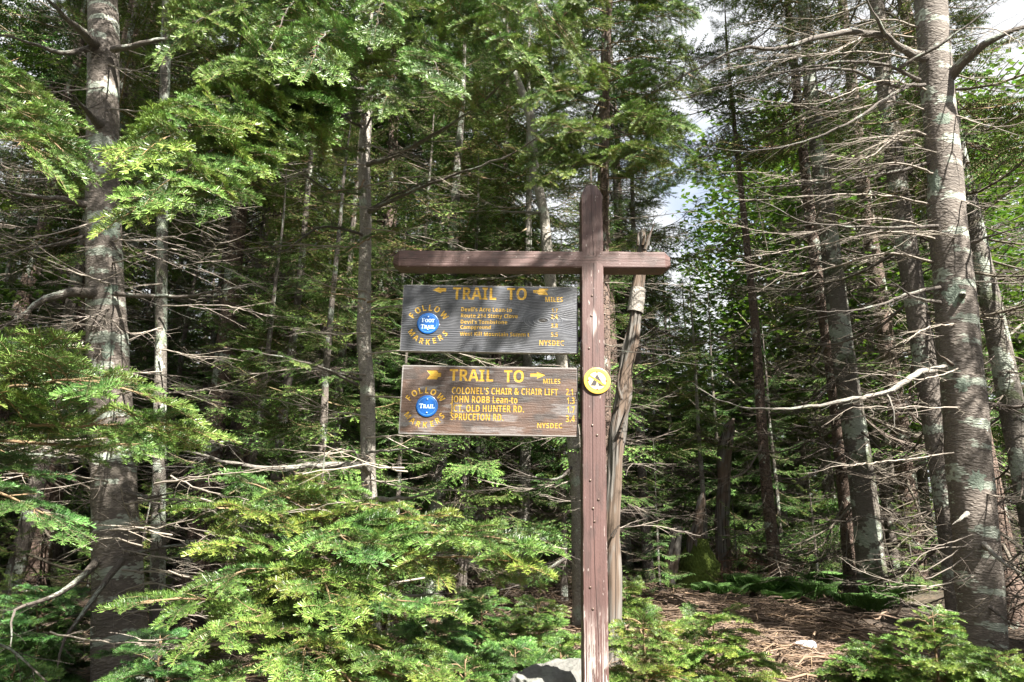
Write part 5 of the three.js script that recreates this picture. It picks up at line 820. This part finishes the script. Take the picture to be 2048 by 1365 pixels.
{ // the wood beyond, plus unseen trees round the camera that block sky light
  const rng = RNG(78), src = proto.far1.children.find((c) => c.name === 'crown').geometry, N = 330, im = new THREE.InstancedMesh(src, [M.needleFar, M.shoot], N), m = new THREE.Matrix4(), q = new THREE.Quaternion();
  for (let i = 0; i < N; i++) {
    let x, z, s;
    if (i < 200) { const Z = 27 + rng() * 30; x = (rng() * 2 - 1) * Z * (i < 150 ? 0.95 : 1.7); z = -Z; s = 0.65 + rng() * 0.5; if (x / Z > 0.15 && x / Z < 0.4) s = Math.min(s, 0.046 * Z * (0.7 + 0.3 * rng())); }
    else if (i >= 270) { const Z = 5 + rng() * 20; x = (i % 2 ? 1 : -1) * Z * (0.95 + rng() * 0.7); z = -Z; s = 0.7 + rng() * 0.4; if (x > 0 && Z < 12) x += 4; }
    else { const a = (i - 200) / 70 * 4.1 - 2.05 + rng() * 0.06, d = 6.5 + rng() * 7, sa = Math.abs(a - SUN_AZ); x = Math.sin(a) * d; z = Math.cos(a) * d; s = 0.8 + rng() * 0.45; if (sa < 0.95) s = Math.min(s, d * 0.062); if (z < 0 && Math.abs(x) < -z * 0.9 + 3) { x = Math.sign(x) * (Math.abs(x) + 4); } }  // unseen ring behind the camera, kept low towards the sun
    q.setFromAxisAngle(UP, rng() * 6.28); im.setMatrixAt(i, m.compose(v3(x, -1.0, z), q, v3(s, s, s)));
  }
  im.name = 'far_and_unseen_wood'; shadows(im); scene.add(im); tag(im, 'dense dark wood far behind and unseen trees that shade from behind the camera', null, null, 'stuff');
}
{ // each of the crowd is told apart by what it stands between and how near it is
  const marks = [[215, 'the left trunk'], [322, 'the lichen grey fir'], [735, 'the slim fir'], [1000, 'the boards'], [1190, 'the post'], [1290, 'the straight grey fir'], [1538, 'the brown spruce'], [1718, 'the lichened trunk'], [1930, 'the right trunk']];
  const words = { small: 'low branched young fir', small2: 'half grown fir', mid: 'slender bare twigged fir', tall: 'brown barked spruce', thick: 'thick lichened fir', leaf1: 'broad leaved tree', leaf2: 'broad leaved bush', sap: 'knee high fir sapling' }, nth = ['nearest', 'second nearest', 'third nearest', 'fourth nearest', 'fifth nearest', 'sixth nearest', 'seventh nearest', 'eighth nearest', 'ninth nearest', 'tenth nearest', 'eleventh nearest', 'twelfth nearest'], bins = new Map();
  for (const [k, c] of crowd) { if (!words[k]) continue; const q = c.position.clone().applyMatrix4(camInv), px = CX - FPX * q.x / q.z, i = marks.findIndex((m) => px < m[0]), where = i === 0 ? 'left of the left trunk' : i < 0 ? 'right of the right trunk' : `between ${marks[i - 1][1]} and ${marks[i][1]}`, key = k + where; if (!bins.has(key)) bins.set(key, [k, where, []]); bins.get(key)[2].push([-q.z, c]); }
  for (const [k, where, list] of bins.values()) { list.sort((a, b) => a[0] - b[0]); list.forEach(([, c], i) => { c.userData.label = `${list.length > 1 ? (nth[i] || 'farthest') + ' ' : ''}${words[k]} ${where}`; }); }
}
/* firs out of view beside the photographer, boughs placed to dapple the sign */
{ const t = thing('fir_tree', 'unseen fir beside the trail with boughs placed to dapple the sign', 'tree', onGround(2.3, -2.1)), rng = RNG(601);
  part('trunk', trunkGeo([v3(0, -0.2, 0), v3(0.02, 3, 0.03), v3(0.05, 7.5, 0)], [0.12, 0.09, 0.02], { n: 60, sides: 14, seed: 602 }), M.fir, t);
  [[0.45, 4.35, -1.45], [0.62, 4.5, -1.3], [0.85, 4.6, -1.1], [1.1, 4.5, -0.95], [0.95, 4.5, -1.6], [1.2, 4.7, -1.2], [0.7, 4.9, -1.0], [1.25, 4.4, -1.75]].forEach(([x, y, z], i) => bough(t, [v3(2.35, y - 0.4, -2.1), v3(1.9, y - 0.1, lerp(-2.1, z, 0.4)), v3(lerp(1.9, x, 0.6), y + 0.02, lerp(-2.1, z, 0.75)), v3(x, y - 0.1, z)], { seed: 610 + i, r: 0.016, bare: 0.45, size: 0.95, gap: 0.095, skip: 0.2 }));
  for (let i = 0; i < 16; i++) { const y = 4.3 + i * 0.2, a = i * 2.4, l = 0.9 * (1 - i / 20); if (Math.sin(a) > 0.3) continue; bough(t, [v3(2.35, y, -2.1), v3(2.35 + Math.cos(a) * l * 0.5, y + 0.05, -2.1 + Math.sin(a) * l * 0.5), v3(2.35 + Math.cos(a) * l, y, -2.1 + Math.sin(a) * l)], { seed: 640 + i, r: 0.012, bare: 0.2, size: 0.9, gap: 0.13 }); }
  flushSprays(t); }
/* the near trees carry unseen crowns above the picture, placed to shade the wood behind */
for (const [t, k, s, turn, dy] of [[big1, 'tall', 1.25, 0.4, 0], [big2, 'bare', 1.15, 1.9, -0.6], [slim, 'mid', 1.25, 3.1, 1.6], [hang, 'mid', 1.3, 4.4, 1.4], [edge, 'mid', 1.2, 2.2, 1.0]]) { const c = part('crown', proto[k].children.find((x) => x.name === 'crown').geometry, [M.needleFar, M.shoot], t); c.userData.kind = 'stuff'; c.position.y = dy; c.scale.setScalar(s); c.rotation.y = turn; }
plant('mid', 5.9, -2.9, 0.85, 'unseen fir right of the picture that shades the right trunk', null);  // out of view, placed to half shade the right trunk
/* ---------- forest floor ---------- */
const litterG = []; for (let i = 0; i < 5; i++) { const rng = RNG(700 + i), mb = new MB(), pts = []; const b = (rng() - 0.5) * 0.5; for (let k = 0; k < 6; k++) { const t = k / 5; pts.push(v3(t - 0.5, 0.10 * Math.sin(t * 3) * rng(), b * Math.sin(t * PI))); } mb.tube(pts, pts.map((_, k) => lerp(0.014, 0.006, k / 5)), 4, 0, false); addTwigs(mb, rng, pts, { n: 6, len: 0.38, r: 0.009, levels: 0, jit: 0.5 }); litterG.push(mb.build()); }
function litter(name, label, n, seed, where, size, lift, tint) {
  const rng = RNG(seed), per = Math.ceil(n / litterG.length), root = new THREE.Group(); root.name = name; tag(root, label, null, null, 'stuff'); scene.add(root);
  const m = new THREE.Matrix4(), q = new THREE.Quaternion(), e = new THREE.Euler(), c = new THREE.Color();
  litterG.forEach((g) => { const im = shadows(new THREE.InstancedMesh(g, M.litter, per)); im.name = 'twigs'; im.userData.kind = 'stuff'; for (let i = 0; i < per; i++) { const [x, z] = where(rng), s = size[0] + (size[1] - size[0]) * rng() * rng(); e.set((rng() - 0.5) * 0.5, rng() * 6.28, (rng() - 0.5) * 0.5, 'YXZ'); im.setMatrixAt(i, m.compose(onGround(x, z, rng() * lift * (lift > 0.03 ? Math.exp(-(((x - 1.9) / 1.4) ** 2)) : 1) + 0.008), q.setFromEuler(e), v3(s, s, s))); const j = 0.6 + rng() * 0.8, w = rng() * 0.25; im.setColorAt(i, c.setRGB(tint[0] * j, tint[1] * j * (1 - w * 0.3), tint[2] * j * (1 - w))); } root.add(im); });
}
const gauss = (r) => (r() + r() + r() - 1.5) / 1.5;
litter('twig_bed', 'thick bed of fallen brown fir twigs on the ground at the right', 8500, 1, (r) => [1.75 + gauss(r) * 1.75, -6.1 + gauss(r) * 2.1], [0.16, 0.8], 0.12, [1, 1, 1.05]);
litter('fallen_twigs', 'scattered fallen twigs over the forest floor', 5000, 2, (r) => [-0.6 + gauss(r) * 5.5, -7 + gauss(r) * 4.5], [0.12, 0.65], 0.05, [1, 1.05, 1.1]);
{ // longer fallen branches on the bed
  const rng = RNG(800); for (let i = 0; i < 44; i++) { const x = 0.5 + rng() * 3, z = -4.6 - rng() * 3.4, a = rng() * 6.28, l = 0.5 + rng() * 0.9, mb = new MB(), pts = []; for (let k = 0; k < 7; k++) { const t = k / 6 - 0.5; pts.push(onGround(x + Math.cos(a) * l * t + (rng() - 0.5) * 0.05, z + Math.sin(a) * l * t, 0.06 + rng() * 0.07)); } const j = 0.7 + rng() * 0.6; mb.col = [j, j * 0.95, j * 0.9]; mb.tube(resample(pts, 14), Array.from({ length: 14 }, (_, k) => lerp(0.012, 0.004, k / 13)), 6); addTwigs(mb, rng, pts, { n: 12, len: 0.3, r: 0.004, levels: 1, sub: 3, jit: 0.6 }); whole('fallen_branch', mb.build(), M.litter, 'bare brown branch lying on the twig bed', 'branch', 'fallen branches on the twig bed'); }
  const curved = new MB(), cp = resample(path([[1645, 1283, 5.5], [1655, 1290, 5.4], [1665, 1310, 5.3], [1690, 1340, 5.1], [1740, 1365, 5.0]]).map((p) => onGround(p.x, p.z, 0.06)), 14); curved.tube(cp, cp.map((_, k) => lerp(0.026, 0.012, k / 13)), 8); whole('fallen_branch', curved.build(), M.snag, 'thick curved bare branch just right of the plastic bottle', 'branch');
}
/* brush pile */
{ const p = pick(1485, 1090, 9.4), rng = RNG(810), mb = new MB(); for (let i = 0; i < 70; i++) { const a = rng() * 6.28, s = Math.pow(rng(), 0.5), c = v3(Math.cos(a) * s * 0.65, rng() * 0.75 * (1 - s * 0.8), Math.sin(a) * s * 0.5), d = v3(rng() - 0.5, (rng() - 0.5) * 0.6, rng() - 0.5).normalize(), j = 0.6 + rng() * 0.6; mb.add(deadMB[i % 6], frame(d, v3(rng() - 0.5, 1, rng() - 0.5), c, 0.35 + rng() * 0.4), [j, j * 0.78, j * 0.74]); } const o = whole('brush_pile', mb.build(), M.litter, 'heap of purplish brown dead brush beside the mossy stump', 'brush pile'); o.position.copy(onGround(p.x, p.z, 0)); }
/* ferns */
const fern0 = (() => {
  const rng = RNG(820), g = new THREE.Group(); g.name = 'fern'; g.userData = { label: 'green fern fronds below the lichen crusted trunk', category: 'fern', group: 'ferns on the forest floor' };
  for (let f = 0; f < 8; f++) {
    const mb = new MB(false), az = f / 8 * 6.28 + rng() * 0.4, L = 0.42 + rng() * 0.2, pts = []; for (let k = 0; k <= 10; k++) { const t = k / 10, r = L * (0.85 * t - 0.05 * t * t), y = L * (1.35 * t - 0.85 * t * t); pts.push(v3(Math.cos(az) * r, y, Math.sin(az) * r)); }
    mb.col = [0.08, 0.10, 0.03]; mb.tube(pts, pts.map((_, k) => lerp(0.003, 0.001, k / 10)), 3, 0, false);
    for (let i = 0; i < 17; i++) { const t = 0.16 + 0.84 * i / 17, ff = t * 9.99, k = Math.floor(ff), p = pts[k].clone().lerp(pts[k + 1], ff - k), T = pts[k + 1].clone().sub(pts[k]).normalize(), side = T.clone().cross(UP).normalize(), up = side.clone().cross(T), l = 0.36 * L * Math.sin(PI * Math.pow(1 - t, 0.7) * 0.62 + 0.25) * (1.02 - t) * 1.9; for (const s of [-1, 1]) { const d = T.clone().multiplyScalar(0.45).addScaledVector(side, s).addScaledVector(up, -0.15).normalize(), w = T.clone().addScaledVector(d, -T.dot(d)).normalize(); const nsub = 6; for (let m = 0; m < nsub; m++) for (const ss of [-1, 1]) { const q = p.clone().addScaledVector(d, l * (m + 0.2) / nsub), h = l * 0.24 * (1 - m / nsub * 0.85), j = 0.8 + rng() * 0.4, c = [0.12 * j, 0.24 * j, 0.06 * j]; const a = mb.vert(q, UP, 0, 0, c), b = mb.vert(q.clone().addScaledVector(d, l * 0.95 / nsub), UP, 1, 0, c), e = mb.vert(q.clone().addScaledVector(d, l * 0.75 / nsub).addScaledVector(w, ss * h), UP, 1, 1, c); mb.tri(a, b, e); } } }
    part('frond', mb.build(), M.fern, g);
  }
  return g;
})();
{ const spots = [[1415, 8.6], [1455, 8.2], [1495, 8.9], [1530, 8.3], [1560, 7.9], [1592, 8.7], [1622, 8.1], [1655, 8.8], [1695, 7.7], [1738, 7.4], [1775, 7.8]], nth = ['leftmost', 'second', 'third', 'fourth', 'fifth', 'sixth', 'seventh', 'eighth', 'ninth', 'tenth'];
  spots.forEach(([px, Z], i) => { const p = pick(px, 1150, Z); copyOf(fern0, onGround(p.x, p.z), i * 1.3, 0.55 + (i % 4) * 0.12, i === 0 ? 'leftmost green fern beyond the twig bed' : i === 10 ? 'rightmost green fern beyond the twig bed' : `${nth[i]} green fern from the left beyond the twig bed`, 'ferns beyond the twig bed'); }); }
/* small leafy plants */
const herb0 = (() => { const g = new THREE.Group(); g.name = 'leafy_plant'; g.userData = { label: 'x', category: 'plant' }; const rng = RNG(830); const st = new MB(); st.tube([v3(0, -0.03, 0), v3(0.005, 0.05, 0), v3(0, 0.11, 0.004)], [0.0025, 0.002, 0.0015], 4); part('stem', st.build(), M.shoot, g); for (let i = 0; i < 6; i++) { const mb = new MB(false), a = i / 6 * 6.28 + rng() * 0.3, x = v3(Math.cos(a), 0.12, Math.sin(a)), z = v3(-Math.sin(a), 0, Math.cos(a)), b = v3(0, 0.11, 0), c = [0.11, 0.20, 0.035], l = 0.06 + rng() * 0.03; const row = []; for (let k = 0; k <= 5; k++) { const t = k / 5, w = l * 0.30 * Math.sin(PI * Math.pow(t, 0.8)), m = b.clone().addScaledVector(x, l * t).add(v3(0, -0.02 * t * t, 0)); row.push([mb.vert(m.clone().addScaledVector(z, w).add(v3(0, w * 0.3, 0)), UP, 0, t, c), mb.vert(m, UP, 0.5, t, c), mb.vert(m.clone().addScaledVector(z, -w).add(v3(0, w * 0.3, 0)), UP, 1, t, c)]); } for (let k = 0; k < 5; k++) for (const s of [0, 1]) { mb.tri(row[k][s], row[k][s + 1], row[k + 1][s]); mb.tri(row[k][s + 1], row[k + 1][s + 1], row[k + 1][s]); } part('leaf', mb.build(), M.leaf, g); } return g; })();
[[1735, 1322, 4.9, 1.1, 'yellow green leafy seedling in front of the right trunk'], [58, 1168, 4.2, 1.0, 'leafy seedling left of the left trunk foot'], [90, 1320, 3.6, 1.0, 'leafy plant in the bottom left corner'], [60, 1280, 4.4, 1.2, 'leafy plant beside the low limb at the left'], [455, 1310, 4.3, 1.0, 'leafy plant in the moss right of the left trunk']].forEach(([px, py, Z, s, label]) => { const p = pick(px, py, Z); copyOf(herb0, onGround(p.x, p.z), px, s, label, null); });
/* moss tufts */
{ const mb = new MB(false), rng = RNG(840); for (let i = 0; i < 60; i++) { const a = rng() * 6.28, r = Math.sqrt(rng()) * 0.05, p = v3(Math.cos(a) * r, -0.005, Math.sin(a) * r), d = v3(Math.cos(a) * 0.6 * r / 0.05, 1, Math.sin(a) * 0.6 * r / 0.05).normalize(), j = 0.6 + rng() * 0.8; needle(mb, p, d, v3(rng() - 0.5, 0, rng() - 0.5), 0.018 + rng() * 0.02, 0.006, [0.10 * j, 0.135 * j, 0.018 * j], false); }
  const n = 2600, im = shadows(new THREE.InstancedMesh(mb.build(), M.fern, n)), m = new THREE.Matrix4(), q = new THREE.Quaternion(); let k = 0; while (k < n) { const x = -4 + rng() * 8.5, z = -3.6 - rng() * 6; if (fbm3(x * 0.8, 9, z * 0.8, 4, 81) < 0.53 || (x > 0.6 && z > -8 && rng() < 0.85)) continue; q.setFromAxisAngle(UP, rng() * 6.28); const s = 0.6 + rng(); im.setMatrixAt(k++, m.compose(onGround(x, z), q, v3(s, s, s))); } im.name = 'moss'; scene.add(im); tag(im, 'yellow green moss on the forest floor', null, null, 'stuff'); }
/* rock, bottle */
{ const p = pick(1098, 1362, 3.15), g0 = new THREE.IcosahedronGeometry(1, 24), g = mergeVertices(g0.deleteAttribute('uv').deleteAttribute('normal')), a = g.attributes.position, q = v3(), uv = [], col = []; for (let i = 0; i < a.count; i++) { q.fromBufferAttribute(a, i); const f = 1 + (fbm3(q.x * 1.3 + 3, q.y * 1.3, q.z * 1.3, 3, 151) - 0.5) * 0.7 + (fbm3(q.x * 6, q.y * 6, q.z * 6, 3, 152) - 0.5) * 0.10; q.multiplyScalar(f); q.y = Math.min(q.y, 0.62 + q.x * 0.2 + (fbm3(q.x * 4, 1, q.z * 4, 3, 153) - 0.5) * 0.12); a.setXYZ(i, q.x * 0.19, q.y * 0.19, q.z * 0.16); uv.push(q.x * 0.5, q.y * 0.5 + q.z * 0.3); const c = 0.8 + 0.5 * fbm3(q.x * 9, q.y * 9, q.z * 9, 3, 154); col.push(c, c, c * 0.96); }
  g.setAttribute('uv', new THREE.Float32BufferAttribute(uv, 2)); g.setAttribute('color', new THREE.Float32BufferAttribute(col, 3)); g.computeVertexNormals(); const t = makeTex(256, 256, (u, v) => { const n = tf(u, v, 30, 30, 3, 161), b = tf(u, v, 4, 4, 3, 165), l = sstep(tf(u, v, 6, 6, 4, 169), 0.55, 0.65); let c = mixc([0.085, 0.084, 0.08], [0.155, 0.152, 0.146], n * 0.5 + b * 0.5); c = mixc(c, [0.19, 0.20, 0.18], l * 0.5); return [...c, n]; });
  const r = whole('rock', g, new THREE.MeshStandardMaterial({ name: 'grey stone', ...t, bumpScale: 0.006, roughness: 0.9, vertexColors: true }), 'pale grey rock poking up left of the post foot', 'rock'); r.position.set(p.x, p.y - 0.075, p.z); r.rotation.y = 0.5; }
{ const p = pick(1611, 1300, 5.5), pos = onGround(p.x, p.z, 0.15), t = thing('plastic_bottle', 'crumpled clear plastic bottle lying on the twig bed', 'bottle', pos); const m = new THREE.MeshPhysicalMaterial({ name: 'clear crumpled plastic', color: new THREE.Color().setRGB(0.86, 0.90, 0.95), roughness: 0.22, transmission: 0.35, thickness: 0, side: THREE.DoubleSide });
  const prof = [[0.0, 0], [0.024, 0.002], [0.031, 0.010], [0.031, 0.03], [0.029, 0.035], [0.031, 0.04], [0.031, 0.06], [0.029, 0.065], [0.031, 0.07], [0.031, 0.10], [0.029, 0.105], [0.031, 0.11], [0.030, 0.135], [0.022, 0.155], [0.012, 0.168]].map(([a, b]) => new THREE.Vector2(a * 1.15, b)); const g = new THREE.LatheGeometry(prof, 36), a = g.attributes.position, q = v3(); for (let i = 0; i < a.count; i++) { q.fromBufferAttribute(a, i); const f = 1 - 0.45 * Math.max(0, fbm3(q.x * 30, q.y * 16, q.z * 30, 2, 171) - 0.45) * 2; a.setXYZ(i, q.x * f, q.y, q.z * f * 0.9); } g.computeVertexNormals(); g.translate(0, -0.085, 0); const b = part('body', g, m, t); b.rotation.set(0.1, 0.25, PI / 2 - 0.05);
  const ng = new THREE.LatheGeometry([[0.0132, 0], [0.0132, 0.006], [0.016, 0.007], [0.016, 0.009], [0.0128, 0.010], [0.0128, 0.024], [0.011, 0.024]].map(([x, y]) => new THREE.Vector2(x, y)), 24); ng.translate(0, 0.083, 0); const nk = part('neck', ng, m, t); nk.rotation.copy(b.rotation); }
renderer.render(scene, camera);
